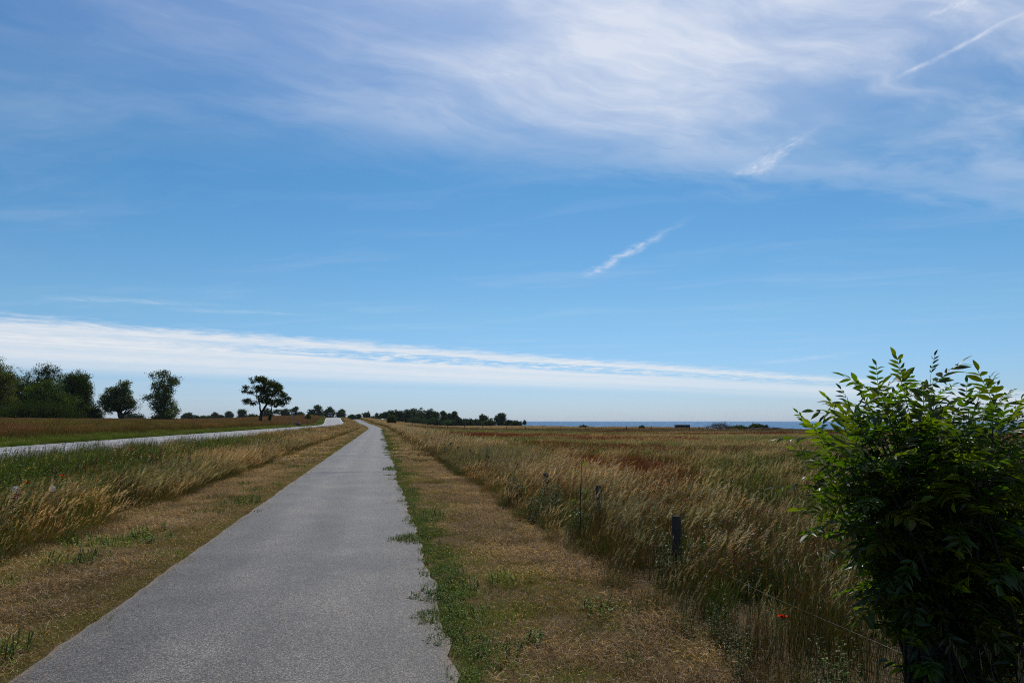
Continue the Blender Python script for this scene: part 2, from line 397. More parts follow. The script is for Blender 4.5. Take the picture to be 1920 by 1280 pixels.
# ------------------------------------------------------------------ the setting
def grid_axis(parts):
    v = []
    for a, b, s in parts: v += list(np.arange(a, b, s))
    return np.array(sorted(set(np.round(v+[parts[-1][1]], 4))))
def sheet(name, xs, ys, mat, fn):
    X, Y = np.meshgrid(xs, ys); Z = fn(X, Y); nx, ny = len(xs), len(ys)
    V = np.stack([X, Y, Z], -1).reshape(-1, 3)
    i = np.arange(ny-1)[:, None]*nx+np.arange(nx-1)[None, :]
    F = np.stack([i, i+1, i+nx+1, i+nx], -1).reshape(-1, 4)
    o = link(name, mesh(name, V, F, smooth=True), mat); return o
xs = grid_axis([(-4000, -400, 300), (-400, -60, 20), (-60, -24, 3), (-24, 8, 0.5), (8, 40, 2), (40, 130, 3), (130, 200, 35)])
ys = grid_axis([(-60, -8, 6), (-8, 40, 0.6), (40, 120, 2), (120, 400, 4), (400, 900, 30), (900, 5000, 400)])
tag(sheet('ground', xs, ys, M['ground'], terrain), kind='structure')
sea = link('sea', mesh('sea', [(20, -3000, -3.0), (11000, -3000, -3.0), (11000, 11000, -3.0), (20, 11000, -3.0)], [(0, 1, 2, 3)]), M['sea'])
tag(sea, kind='structure')

def ribbon_sheet(name, cx, ys, hwl, hwr, mat, dz, crown=0.0, nseg=12):
    V = []; F = []
    for i, y in enumerate(ys):
        c = float(cx(y)); l = c-float(hwl(y)); r = c+float(hwr(y))
        zc = tz(c, y)
        for k in range(nseg+1):
            f = k/nseg; x = l+(r-l)*f
            V.append((x, y, max(zc, tz(x, y))+dz+crown*(1-(2*f-1)**2)))
        # edges follow the centre height so that the slab stays level across
    n = nseg+1
    for i in range(len(ys)-1):
        for k in range(nseg): a = i*n+k; F.append((a, a+1, a+n+1, a+n))
    me = mesh(name, V, F, smooth=True); at = me.attributes.new('across', 'FLOAT', 'POINT')
    at.data.foreach_set('value', np.tile(np.arange(n)/nseg, len(ys)).astype(np.float32))
    return link(name, me, mat)
pys = np.concatenate([np.arange(-6, 30, 0.12), np.arange(30, 120, 0.5), np.arange(120, 420, 2.0)])
path = ribbon_sheet('bicycle_path', lambda y: -0.81+bend(y), pys,
    lambda y: 1.31+0.05*(fbm(y*0.9, 1.0, 11, 4)-0.5)+0.03*(vnoise(y*7, 2.0, 12)-0.5),
    lambda y: 1.31+0.15*(fbm(y*0.55, 5.0, 13, 5)-0.5)+0.07*(vnoise(y*6, 3.0, 14)-0.5), M['path'], 0.022, 0.012)
tag(path, kind='structure')
rys = np.concatenate([np.arange(-20, 120, 2.0), np.arange(120, 520, 3.0)])
road = ribbon_sheet('road', lambda y: ROAD_C+rbend(y), rys, lambda y: ROAD_HW, lambda y: ROAD_HW, M['road'], 0.03, 0.05)
tag(road, kind='structure')
# side link between path and road
lk = []
for i in range(9):
    f = i/8; yy = 176.0; x = -1.9+bend(yy)+(-7.4)*f
    for s in (-1.6, 1.6): lk.append((x, yy+s*(1.0+0.5*abs(2*f-1)), tz(x, yy)+0.035))
tag(link('side_path', mesh('side_path', lk, [(2*i, 2*i+1, 2*i+3, 2*i+2) for i in range(8)]), M['path']), kind='structure')
# dashes of the centre line
def dash_me(y0, L):
    V = []
    for k in range(3):
        y = y0+L*k/2; c = ROAD_C+float(rbend(y))
        z = max(tz(ROAD_C+float(rbend(y)), y), tz(c, y))+0.03+0.05+0.005
        V += [(c-0.06, y, z), (c+0.06, y, z)]
    return mesh('lane_dash', V, [(0, 1, 3, 2), (2, 3, 5, 4)])
for k in range(14):
    link('lane_dash', dash_me(12+k*15.0, 6.0), M['paint'], road)

def edge_line(off):
    V = []; yy = np.concatenate([np.arange(-20, 120, 4.0), np.arange(120, 420, 4.0)])
    for y in yy:
        c = ROAD_C+float(rbend(y)); f = (off+ROAD_HW)/(2*ROAD_HW); x = c+off; z = max(tz(c, y), tz(x, y))+0.03+0.05*(1-(2*f-1)**2)+0.012
        V += [(x-0.06, y, z), (x+0.06, y, z)]
    return mesh('edge_line', V, [(2*i, 2*i+1, 2*i+3, 2*i+2) for i in range(len(yy)-1)])
for off in (-2.85, 2.85): link('edge_line', edge_line(off), M['paint'], road)

# ------------------------------------------------------------------ grass: tufts scattered as stuff
def stems(n, rad, h, lean, wid, cols, head=None, K=5, wind=(1.0, 0.15), rand_lean=0.22, hvar=0.3, bow=0.6):
    """n ribbons inside radius rad; cols = list of (weight, foot colour, tip colour); head = (share, length, width, colours)"""
    V = []; F = []; C = []; base = 0
    wts = np.array([c[0] for c in cols], float); wts /= wts.sum()
    for i in range(n):
        a = RNG.uniform(0, 2*math.pi); r = rad*math.sqrt(RNG.uniform())
        b = np.array((r*math.cos(a), r*math.sin(a), -0.03))
        hh = h*(1+RNG.uniform(-hvar, hvar*0.6)); L = lean*RNG.uniform(0.4, 1.35)
        ld = np.array((wind[0]*L+RNG.normal(0, rand_lean), wind[1]*L+RNG.normal(0, rand_lean), 0))
        ci = cols[RNG.choice(len(cols), p=wts)]; vv = RNG.uniform(0.78, 1.22)
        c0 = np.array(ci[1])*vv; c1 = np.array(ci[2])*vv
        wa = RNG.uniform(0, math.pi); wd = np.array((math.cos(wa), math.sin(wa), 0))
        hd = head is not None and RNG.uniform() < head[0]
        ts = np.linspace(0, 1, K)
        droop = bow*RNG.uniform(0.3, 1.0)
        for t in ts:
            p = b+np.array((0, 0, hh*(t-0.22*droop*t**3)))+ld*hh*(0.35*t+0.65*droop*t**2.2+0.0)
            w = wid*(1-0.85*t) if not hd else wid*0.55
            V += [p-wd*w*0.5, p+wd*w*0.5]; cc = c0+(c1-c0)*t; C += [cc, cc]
        for k in range(K-1):
            F.append((base+2*k, base+2*k+1, base+2*k+3, base+2*k+2))
        base += 2*K
        if hd:                   # seed head: short spikelets along the last stretch
            tip = (V[-1]+V[-2])*0.5; prev = (V[-3]+V[-4])*0.5; ax = tip-prev; ax /= np.linalg.norm(ax)
            hl = head[1]*RNG.uniform(0.6, 1.3); hc = np.array(head[3][RNG.integers(len(head[3]))])*RNG.uniform(0.75, 1.2)
            nb = head[4]
            for q in range(nb):
                s0 = tip-ax*hl*0.35+ax*hl*(q/nb)
                s1 = s0+ax*hl*0.36+RNG.normal(0, 0.075, 3)*hl+np.array((0.30*hl*lean, 0, -0.16*hl*q/nb))
                wv = RNG.normal(0, 1, 3); wv -= ax*wv.dot(ax); wv /= np.linalg.norm(wv)+1e-6
                w = head[2]*RNG.uniform(0.6, 1.2)
                mid = (s0+s1)*0.5
                V += [s0, mid-wv*w*0.5, s1, mid+wv*w*0.5]; C += [hc*0.8, hc, hc*1.1, hc]
                F.append((base, base+1, base+2, base+3)); base += 4
    return np.array(V), F, np.array(C)
def leafy(n, rad, h, leaf, cols, nl=10, lean=0.15, spire=None, stemcol=(0.05, 0.07, 0.025), upright=0.5):
    """broad-leaved weeds: n stalks with leaf faces up the stem; spire = colours of a dense seed spire on top"""
    V = []; F = []; C = []; base = 0
    for i in range(n):
        a = RNG.uniform(0, 2*math.pi); r = rad*math.sqrt(RNG.uniform()); b = np.array((r*math.cos(a), r*math.sin(a), -0.02))
        hh = h*RNG.uniform(0.6, 1.15); ld = np.array((lean*RNG.uniform(0.3, 1.6)+RNG.normal(0, 0.06), RNG.normal(0, 0.08), 0))*hh
        wa = RNG.uniform(0, math.pi); wd = np.array((math.cos(wa), math.sin(wa), 0))*0.0035
        P = [b+np.array((0, 0, hh*t))+ld*t*t for t in (0, 0.5, 1)]
        for p in P: V += [p-wd, p+wd]; C += [stemcol, stemcol]
        F += [(base, base+1, base+3, base+2), (base+2, base+3, base+5, base+4)]; base += 6
        m = max(2, int(nl*RNG.uniform(0.7, 1.2)))
        for q in range(m):
            t = 0.12+0.86*(q+RNG.uniform())/m; o = b+np.array((0, 0, hh*t))+ld*t*t
            a = RNG.uniform(0, 2*math.pi); el = RNG.normal(0.15, 0.4)*upright
            d = np.array((math.cos(a)*math.cos(el), math.sin(a)*math.cos(el), math.sin(el)))
            L = leaf*RNG.uniform(0.55, 1.2)*(1.15-0.55*t); sd = np.cross(d, (0, 0, 1.0)); sd /= np.linalg.norm(sd)+1e-6
            w = L*0.26; dn = np.array((0, 0, -0.22*L))
            cc = np.array(cols[RNG.integers(len(cols))])*RNG.uniform(0.75, 1.2)
            V += [o, o+d*L*0.45-sd*w+np.array((0, 0, 0.05*L)), o+d*L+dn, o+d*L*0.45+sd*w+np.array((0, 0, 0.05*L)), o+d*L*0.5]
            C += [cc*0.9, cc, cc*1.1, cc, cc*0.85]
            F += [(base, base+1, base+4), (base+1, base+2, base+4), (base+2, base+3, base+4), (base+3, base, base+4)]; base += 5
        if spire is not None:
            top = P[2]; ax = np.array((ld[0]*0.8, ld[1], hh)); ax /= np.linalg.norm(ax); sl = hh*RNG.uniform(0.22, 0.4)
            sc_ = np.array(spire[RNG.integers(len(spire))])*RNG.uniform(0.8, 1.2)
            for q in range(26):
                o = top-ax*sl*0.3+ax*sl*(q/26); d = RNG.normal(0, 1, 3); d /= np.linalg.norm(d); L = sl*0.10*(1.3-q/26); e = np.cross(d, ax)*L*0.6
                V += [o, o+d*L*0.5+e, o+d*L+ax*L*0.6, o+d*L*0.5-e]; C += [sc_*0.8, sc_, sc_*1.1, sc_]
                F.append((base, base+1, base+2, base+3)); base += 4
    return np.array(V), F, np.array(C)
def join(parts):
    V = []; F = []; C = []; n = 0
    for v, f, c in parts: V.append(v); C.append(c); F += [tuple(i+n for i in q) for q in f]; n += len(v)
    return np.vstack(V), F, np.vstack(C)
def tuft_set(name, mat, makers):
    col = bpy.data.collections.new(name)
    for i, mk in enumerate(makers):
        V, F, C = mk(); me = mesh(name, V, F, C); me.materials.append(mat)
        o = bpy.data.objects.new('%s_%03d' % (name, i), me); col.objects.link(o)
    return col
def scatter(name, label, cat, pts, col, idx, scl, tint=None, tilt=0.06, spin=0.5):
    n = len(pts)
    me = bpy.data.meshes.new(name); me.vertices.add(n); me.vertices.foreach_set('co', np.asarray(pts, np.float32).ravel())
    rot = np.stack([RNG.normal(0, tilt, n), RNG.normal(0, tilt, n), RNG.uniform(-spin, spin, n)], -1).astype(np.float32)
    a = me.attributes.new('rot', 'FLOAT_VECTOR', 'POINT'); a.data.foreach_set('vector', rot.ravel())
    a = me.attributes.new('scl', 'FLOAT', 'POINT'); a.data.foreach_set('value', np.asarray(scl, np.float32))
    a = me.attributes.new('idx', 'INT', 'POINT'); a.data.foreach_set('value', np.asarray(idx, np.int32))
    if tint is None: tint = np.ones((n, 3))
    a = me.attributes.new('tint', 'FLOAT_COLOR', 'POINT')
    a.data.foreach_set('color', np.hstack([np.asarray(tint, np.float32), np.ones((n, 1), np.float32)]).ravel())
    o = link(name, me); tag(o, label, cat, kind='stuff')
    ng = bpy.data.node_groups.new(name, 'GeometryNodeTree')
    ng.interface.new_socket('Geometry', in_out='INPUT', socket_type='NodeSocketGeometry')
    ng.interface.new_socket('Geometry', in_out='OUTPUT', socket_type='NodeSocketGeometry')
    gi = ng.nodes.new('NodeGroupInput'); go = ng.nodes.new('NodeGroupOutput')
    ip = ng.nodes.new('GeometryNodeInstanceOnPoints'); ci = ng.nodes.new('GeometryNodeCollectionInfo')
    ci.inputs['Collection'].default_value = col; ci.inputs['Separate Children'].default_value = True; ci.inputs['Reset Children'].default_value = True
    def na(nm, ty):
        q = ng.nodes.new('GeometryNodeInputNamedAttribute'); q.data_type = ty; q.inputs['Name'].default_value = nm; return q.outputs[0]
    L = ng.links.new
    L(gi.outputs[0], ip.inputs['Points']); L(ci.outputs[0], ip.inputs['Instance']); ip.inputs['Pick Instance'].default_value = True
    L(na('idx', 'INT'), ip.inputs['Instance Index']); L(na('rot', 'FLOAT_VECTOR'), ip.inputs['Rotation']); L(na('scl', 'FLOAT'), ip.inputs['Scale'])
    L(ip.outputs[0], go.inputs[0])
    md = o.modifiers.new('scatter', 'NODES'); md.node_group = ng
    return o

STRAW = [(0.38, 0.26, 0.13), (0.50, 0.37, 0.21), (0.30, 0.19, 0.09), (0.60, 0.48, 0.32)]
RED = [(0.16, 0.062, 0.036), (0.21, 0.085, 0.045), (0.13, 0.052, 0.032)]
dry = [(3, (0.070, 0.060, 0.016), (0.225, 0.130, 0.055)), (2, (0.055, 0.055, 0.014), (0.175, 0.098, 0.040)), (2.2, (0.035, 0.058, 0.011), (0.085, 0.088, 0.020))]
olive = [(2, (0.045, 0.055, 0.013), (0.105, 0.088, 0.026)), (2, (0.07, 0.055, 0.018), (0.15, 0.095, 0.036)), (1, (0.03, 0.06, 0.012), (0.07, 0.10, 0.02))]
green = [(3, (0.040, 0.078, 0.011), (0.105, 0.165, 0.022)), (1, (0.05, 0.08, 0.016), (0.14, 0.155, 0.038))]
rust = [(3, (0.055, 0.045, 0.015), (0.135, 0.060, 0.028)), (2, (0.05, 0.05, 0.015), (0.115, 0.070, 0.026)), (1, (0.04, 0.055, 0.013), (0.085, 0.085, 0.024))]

# 0-3 dry tall with pale heads, 4-6 olive tall, 7-9 rust field, 10-11 green tall, 12-14 leafy weeds, 15-16 docks
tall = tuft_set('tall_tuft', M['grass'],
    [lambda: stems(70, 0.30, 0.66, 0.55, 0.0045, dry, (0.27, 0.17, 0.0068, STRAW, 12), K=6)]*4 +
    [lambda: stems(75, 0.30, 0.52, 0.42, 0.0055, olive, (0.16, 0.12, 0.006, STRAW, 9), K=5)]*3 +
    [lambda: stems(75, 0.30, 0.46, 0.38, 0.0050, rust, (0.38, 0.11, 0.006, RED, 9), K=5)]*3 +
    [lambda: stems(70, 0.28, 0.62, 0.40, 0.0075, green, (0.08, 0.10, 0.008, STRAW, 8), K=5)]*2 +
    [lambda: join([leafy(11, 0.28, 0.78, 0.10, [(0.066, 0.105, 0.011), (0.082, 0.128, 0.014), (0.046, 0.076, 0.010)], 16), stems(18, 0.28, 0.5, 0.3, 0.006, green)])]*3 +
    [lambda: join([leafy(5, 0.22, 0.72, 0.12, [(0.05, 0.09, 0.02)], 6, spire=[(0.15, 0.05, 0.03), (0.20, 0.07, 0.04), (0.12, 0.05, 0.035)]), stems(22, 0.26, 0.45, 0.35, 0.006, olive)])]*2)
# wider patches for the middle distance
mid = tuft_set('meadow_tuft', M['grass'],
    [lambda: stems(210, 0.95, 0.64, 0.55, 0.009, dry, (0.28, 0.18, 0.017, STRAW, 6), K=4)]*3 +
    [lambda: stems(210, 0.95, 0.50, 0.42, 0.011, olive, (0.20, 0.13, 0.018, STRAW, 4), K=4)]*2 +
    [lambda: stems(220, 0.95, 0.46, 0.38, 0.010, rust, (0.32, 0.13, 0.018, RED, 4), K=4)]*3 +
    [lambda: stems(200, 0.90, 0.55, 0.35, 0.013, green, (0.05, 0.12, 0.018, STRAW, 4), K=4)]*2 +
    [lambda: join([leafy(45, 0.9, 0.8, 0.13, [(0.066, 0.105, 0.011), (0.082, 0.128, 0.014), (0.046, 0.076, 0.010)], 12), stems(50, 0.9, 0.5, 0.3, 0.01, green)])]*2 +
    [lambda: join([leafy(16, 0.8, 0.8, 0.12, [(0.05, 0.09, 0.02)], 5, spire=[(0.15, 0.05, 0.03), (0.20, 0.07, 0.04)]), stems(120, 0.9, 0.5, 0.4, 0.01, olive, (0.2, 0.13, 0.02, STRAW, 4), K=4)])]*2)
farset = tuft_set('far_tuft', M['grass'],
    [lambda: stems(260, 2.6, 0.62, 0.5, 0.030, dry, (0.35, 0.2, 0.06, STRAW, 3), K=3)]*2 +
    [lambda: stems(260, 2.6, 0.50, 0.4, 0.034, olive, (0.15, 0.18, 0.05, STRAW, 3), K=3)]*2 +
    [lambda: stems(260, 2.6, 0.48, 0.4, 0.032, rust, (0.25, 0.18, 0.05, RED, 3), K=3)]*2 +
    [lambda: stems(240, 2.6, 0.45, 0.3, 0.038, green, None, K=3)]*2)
def lying(n, rad, cols, L=0.065, w=0.0026):
    V = []; F = []; C = []; b = 0
    for i in range(n):
        a = RNG.uniform(0, 2*math.pi); r = rad*math.sqrt(RNG.uniform()); o = np.array((r*math.cos(a), r*math.sin(a), RNG.uniform(0.005, 0.045)))
        a = RNG.uniform(0, 2*math.pi); l = L*RNG.uniform(0.3, 1.3); d = np.array((math.cos(a), math.sin(a), RNG.normal(0, 0.28)))*l
        s = np.array((-math.sin(a), math.cos(a), RNG.normal(0, 0.5)))*w*0.5; c = np.array(cols[RNG.integers(len(cols))])*RNG.uniform(0.6, 1.25)
        V += [o-s, o+s, o+d*0.5+s+np.array((0, 0, 0.012)), o+d*0.5-s+np.array((0, 0, 0.012)), o+d+s*0.3, o+d-s*0.3]; C += [c]*6
        F += [(b, b+1, b+2, b+3), (b+3, b+2, b+4, b+5)]; b += 6
    return np.array(V), F, np.array(C)
HAY = [(0.27, 0.178, 0.085), (0.36, 0.25, 0.125), (0.20, 0.128, 0.058), (0.46, 0.35, 0.20), (0.10, 0.068, 0.032)]
drys = [(3, (0.15, 0.105, 0.036), (0.38, 0.245, 0.10)), (1, (0.08, 0.09, 0.02), (0.19, 0.17, 0.045))]
olis = [(3, (0.085, 0.085, 0.02), (0.21, 0.165, 0.045)), (1, (0.06, 0.095, 0.018), (0.13, 0.17, 0.032))]
# 0-2 mown hay, 3-4 short olive turf, 5-6 green grass, 7-9 clover-like weeds
short = tuft_set('mown_tuft', M['grass'],
    [lambda: join([lying(170, 0.26, HAY), stems(150, 0.26, 0.05, 0.3, 0.004, drys, K=3, rand_lean=0.5)])]*3 +
    [lambda: join([stems(190, 0.24, 0.065, 0.3, 0.0035, olis, K=3, rand_lean=0.5), lying(30, 0.24, HAY, 0.06)])]*2 +
    [lambda: stems(130, 0.22, 0.10, 0.35, 0.0045, green, K=4, rand_lean=0.45)]*2 +
    [lambda: join([leafy(26, 0.20, 0.11, 0.045, [(0.10, 0.17, 0.018), (0.13, 0.20, 0.022), (0.065, 0.12, 0.014)], 7), stems(40, 0.2, 0.09, 0.3, 0.004, green, K=3)])]*3)
shortfar = tuft_set('verge_tuft', M['grass'],
    [lambda: join([lying(160, 0.8, HAY, 0.16, 0.014), stems(120, 0.8, 0.07, 0.3, 0.011, drys, K=3, rand_lean=0.5)])]*2 +
    [lambda: stems(260, 0.75, 0.08, 0.3, 0.012, olis, K=3, rand_lean=0.5)]*2 +
    [lambda: stems(240, 0.7, 0.13, 0.35, 0.013, green, K=3, rand_lean=0.45)]*2)

def strip_pts(x0, x1, y0, y1, dens, use_bend=bend):
    n = int(dens*(x1-x0)*(y1-y0)); x = RNG.uniform(x0, x1, n); y = RNG.uniform(y0, y1, n)
    return x, y, x+use_bend(y)
def lift(x, y, dz=0.0): return np.stack([x, y, terrain(x, y)+dz], -1)
def pick(opts, u):               # opts: list of index lists, u chooses inside
    return opts

# ---- mown strips beside the path
def mown(side):
    P = []; I = []; S = []; T = []; P2 = []; I2 = []; S2 = []; T2 = []
    rng = (-4.15, -2.02) if side < 0 else (0.46, 2.35)
    for (y0, y1, dens, far) in ((-2.5, 9, 60, 0), (9, 26, 34, 0), (26, 70, 5.5, 1), (70, 330, 2.4, 1)):
        xl, y, x = strip_pts(rng[0], rng[1], y0, y1, dens)
        n = len(x); g = fbm(x*0.8, y*0.5, 21 if side < 0 else 22, 4); u = RNG.uniform(size=n); v = RNG.uniform(size=n)
        d = (-2.08-xl) if side < 0 else (xl-0.52)       # distance from the asphalt
        if side < 0:
            pg = np.clip(1.15-d*0.95, 0.0, 1)+np.clip((g-0.47)*5, 0, 0.9); pl = np.where(g > 0.60, 0.10, 0.015); pw = 0.0*d+0.03
        else:
            pg = np.clip(0.85-d*0.5, 0.05, 1)+np.clip((g-0.48)*5, 0, 0.8); pl = np.clip(0.60-d*1.5, 0.012, 0.5)*np.clip(0.4+(fbm(x*1.5, y*0.7, 31, 3)-0.45)*6, 0.03, 1.3); pw = np.clip(0.62-d*0.85, 0.03, 1)
        kind = np.where(u < pl, 3, np.where(v < pg, 1, 0)); kind = np.where((kind == 1) & (RNG.uniform(size=n) < pw), 2, kind)
        keep = (d > -0.02) | (kind >= 2)
        tint = np.stack([0.85+0.4*g, 0.85+0.35*g, 0.85+0.3*g], -1)*RNG.uniform(0.8, 1.2, (n, 1))
        tint *= (0.40+1.15*fbm(x*2.2, y*1.6, 41, 3))[:, None]
        sc_ = RNG.uniform(0.75, 1.2, n)*np.where(kind >= 2, RNG.uniform(0.6, 1.35, n), 1.0)
        if far:
            ix = np.where(kind == 0, RNG.integers(0, 2, n), np.where(kind == 1, RNG.integers(2, 4, n), RNG.integers(4, 6, n)))
            keep &= (d > 0.22)
            P2.append(lift(x, y)[keep]); I2.append(ix[keep]); S2.append(np.where(d < 0.55, 0.45, 0.9)[keep]); T2.append(tint[keep])
        else:
            ix = np.where(kind == 0, RNG.integers(0, 3, n), np.where(kind == 1, RNG.integers(3, 5, n), np.where(kind == 2, RNG.integers(5, 7, n), RNG.integers(7, 10, n))))
            keep &= (d > 0.06) & ((kind < 3) | (d > 0.14))
            P.append(lift(x, y)[keep]); I.append(ix[keep]); S.append(np.where(d < 0.26, 0.5, 1.0)[keep]*sc_[keep]); T.append(tint[keep])
    # ragged fringe right at the asphalt
    for (y0, y1, dens) in ((-2.5, 12, 190), (12, 40, 75), (40, 130, 22)):
        n = int(dens*0.34*(y1-y0)); y = RNG.uniform(y0, y1, n); dd = RNG.uniform(-0.03 if side < 0 else -0.07, 0.31, n)
        x = (-2.12-dd if side < 0 else 0.50+0.15*(fbm(y*0.55, 5.0, 13, 5)-0.5)+dd)+bend(y)
        cl = fbm(y*1.3, y*0+side, 33, 3); u = RNG.uniform(size=n)
        k = np.where(u < (0.10 if side < 0 else 0.78), np.where(RNG.uniform(size=n) < 0.55, RNG.integers(7, 10, n), RNG.integers(5, 7, n)), RNG.integers(3, 5, n))
        if side < 0: k = np.where(k > 6, 6, k); k = np.where((k > 4) & (cl < 0.55), 3, k)
        dd2 = dd+np.where((cl > 0.56) & (side > 0), -0.16*np.clip(cl-0.5, 0, 0.3)/0.15, 0.0); x = x+(dd2-dd); keep = (dd > (0.02 if side < 0 else -0.02)) | (cl > 0.50)
        sc_ = RNG.uniform(0.28, 0.5, n)*np.where(k < 7, 1.5, 1.0)*np.where(k > 6, 1.15+0.9*np.clip(cl-0.45, 0, 1)*2, 1.0)*(1.0 if y1 < 50 else 1.3)
        P.append(lift(x, y)[keep]); I.append(k[keep]); S.append(sc_[keep]); T.append((np.ones((n, 3))*RNG.uniform(0.8, 1.25, (n, 1)))[keep])
    nm = 'path and roadside grass' if side < 0 else 'path and fence line'
    scatter('mown_grass', 'mown dry brown grass strip between %s' % nm, 'mown grass', np.vstack(P), short, np.concatenate(I), np.concatenate(S), np.vstack(T), spin=3.14)
    scatter('mown_verge', 'distant stretch of mown strip between %s' % nm, 'mown grass', np.vstack(P2), shortfar, np.concatenate(I2), np.concatenate(S2), np.vstack(T2), spin=3.14)
mown(-1); mown(1)

def litter():
    st = tuft_set('path_litter_bit', M['grass'], [lambda: lying(9, 0.22, HAY, 0.05, 0.0028)]*4)
    n = 620; y = 1.0+24*RNG.uniform(size=n)**1.5; u = RNG.uniform(size=n); e = np.abs(RNG.normal(0, 0.16, n))
    x = np.where(u < 0.45, -2.08+e, np.where(u < 0.9, 0.46-e, RNG.uniform(-2, 0.4, n)))
    P = np.stack([x, y, terrain(x, y)*0+terrain(-0.81+0*x, y)+0.026], -1)
    scatter('path_litter', 'dry grass clippings scattered along the path edges', 'grass clippings', P, st, RNG.integers(0, 4, n), RNG.uniform(0.35, 0.9, n), spin=3.14, tilt=0.0)
litter()

# ---- tall grass between path and road
def verge():
    P = []; I = []; S = []; T = []; P2 = []; I2 = []; S2 = []; T2 = []
    for (y0, y1, dens, far) in ((-3.0, 30, 17, 0), (30, 90, 1.9, 1), (90, 330, 1.0, 1)):
        xl, y, x = strip_pts(-9.7, -3.85, y0, y1, dens); n = len(x)
        if far:
            rx = x-rbend(y); k = (rx < ROAD_C+ROAD_HW+0.5); xl = np.where(k, 99, xl)
            gap = np.abs(y-176) < 3.4; xl = np.where(gap, 99, xl)
        g = fbm(x*0.35, y*0.16, 51, 4); d = -3.9-xl; u = RNG.uniform(size=n)
        # leafy green towards the road, dry near the path
        pgreen = sst(d, 1.5, 3.2)*np.clip(1.5-y/42.0, 0.15, 1)+np.clip((g-0.6)*5, 0, 0.5)
        pgreen = np.clip(pgreen+0.42*sst(d, 0.5, 1.6)*(1-sst(y, 11, 20)), 0, 1)
        pdock = 0.06+0.10*(fbm(x*0.5, y*0.25, 57, 2) > 0.60)
        k = np.where(u < pgreen*0.92, 2, np.where(u < pgreen*0.92+pdock, 3, np.where(RNG.uniform(size=n) < 0.80-0.42*sst(y, 7, 17), np.where(RNG.uniform(size=n) < 0.25*(1-sst(y, 8, 15)), 2, 1), 0)))
        sc_ = RNG.uniform(0.75, 1.12, n)*(0.55+0.45*sst(d, -0.05, 0.9))*(1-0.42*sst(d, 3.2, 5.4))
        sc_ *= np.where(k == 2, 0.92, 1.0)
        q = sst(fbm(x*0.55, y*0.30, 59, 3), 0.34, 0.66); tint = np.stack([0.62+0.55*q, 0.72+0.36*q, 0.62+0.36*q], -1)*RNG.uniform(0.75, 1.25, (n, 1))
        tint = np.where((k == 2)[:, None], np.array((1.0, 1.0, 0.8))*RNG.uniform(0.8, 1.2, (n, 1)), tint); sc_ = np.where(k == 2, sc_*RNG.uniform(0.9, 1.35, n), sc_)
        keep = xl < 90
        if far:
            ix = np.choose(k, [RNG.integers(0, 3, n), RNG.integers(3, 5, n), np.where(RNG.uniform(size=n) < 0.5, RNG.integers(8, 10, n), RNG.integers(10, 12, n)), RNG.integers(12, 14, n)])
            keep &= (d > 0.35)
            P2.append(lift(x, y)[keep]); I2.append(ix[keep]); S2.append((sc_*0.95)[keep]); T2.append(tint[keep])
        else:
            ix = np.choose(k, [RNG.integers(0, 4, n), RNG.integers(4, 7, n), np.where(RNG.uniform(size=n) < 0.42, RNG.integers(10, 12, n), RNG.integers(12, 15, n)), RNG.integers(15, 17, n)])
            P.append(lift(x, y)[keep]); I.append(ix[keep]); S.append(sc_[keep]); T.append(tint[keep])
    scatter('tall_grass', 'tall dry grass and green weeds between path and road', 'tall grass', np.vstack(P), tall, np.concatenate(I), np.concatenate(S), np.vstack(T))
    scatter('tall_verge', 'distant tall pale grass running beside the path towards the hill', 'tall grass', np.vstack(P2), mid, np.concatenate(I2), np.concatenate(S2), np.vstack(T2))
verge()

# ---- green verge and ripening crop beyond the road
def crop():
    x, y, xw = strip_pts(-18.9, -16.15, 5, 330, 3.0, rbend); n = len(x)
    t = np.ones((n, 3))*RNG.uniform(0.8, 1.2, (n, 1))
    scatter('roadside_grass', 'bright green grass strip on the far side of the road', 'grass', lift(xw, y), mid, RNG.integers(8, 10, n), RNG.uniform(0.35, 0.6, n), t)
    c1 = [(2, (0.06, 0.06, 0.02), (0.17, 0.085, 0.04)), (2, (0.055, 0.06, 0.018), (0.14, 0.095, 0.035)), (1, (0.05, 0.07, 0.02), (0.11, 0.11, 0.03))]
    cs = tuft_set('crop_tuft', M['grass'],
        [lambda: stems(300, 1.7, 0.80, 0.12, 0.020, c1, (0.7, 0.22, 0.035, [(0.19, 0.095, 0.05), (0.15, 0.09, 0.04), (0.22, 0.13, 0.07)], 5), K=3, rand_lean=0.10, hvar=0.15, bow=0.3)]*3 +
        [lambda: stems(300, 1.7, 0.80, 0.12, 0.020, c1, (0.7, 0.22, 0.035, [(0.12, 0.11, 0.035), (0.15, 0.12, 0.04)], 5), K=3, rand_lean=0.10, hvar=0.15, bow=0.3)]*2)
    PX = []; PY = []
    for (a, b, w, dens) in ((10, 120, 40, 0.75), (60, 330, 110, 0.22), (150, 560, 200, 0.07)):
        n = int(dens*(b-a)*w); yy = RNG.uniform(a, b, n); xx = -18.9-RNG.uniform(0, 1, n)*w+rbend(yy)*(1 if b < 400 else 1); PX.append(xx); PY.append(yy)
    x = np.concatenate(PX); y = np.concatenate(PY); n = len(x)
    far = np.hypot(x, y); g = fbm(x*0.05, y*0.03, 61, 4)
    s = np.where(far > 160, 1.0, 0.92)*RNG.uniform(0.9, 1.08, n)*np.where((-18.9+rbend(y)-x) < 2, 0.8, 1.0)
    ix = np.where(g+RNG.normal(0, 0.08, n) > 0.55, RNG.integers(3, 5, n), RNG.integers(0, 3, n))
    t = np.stack([0.85+0.3*g, 0.85+0.3*g, 0.9+0*g], -1)*RNG.uniform(0.85, 1.15, (n, 1))
    scatter('crop_field', 'brown ripening crop field on the left beyond the road', 'crop', lift(x, y), cs, ix, s, t)
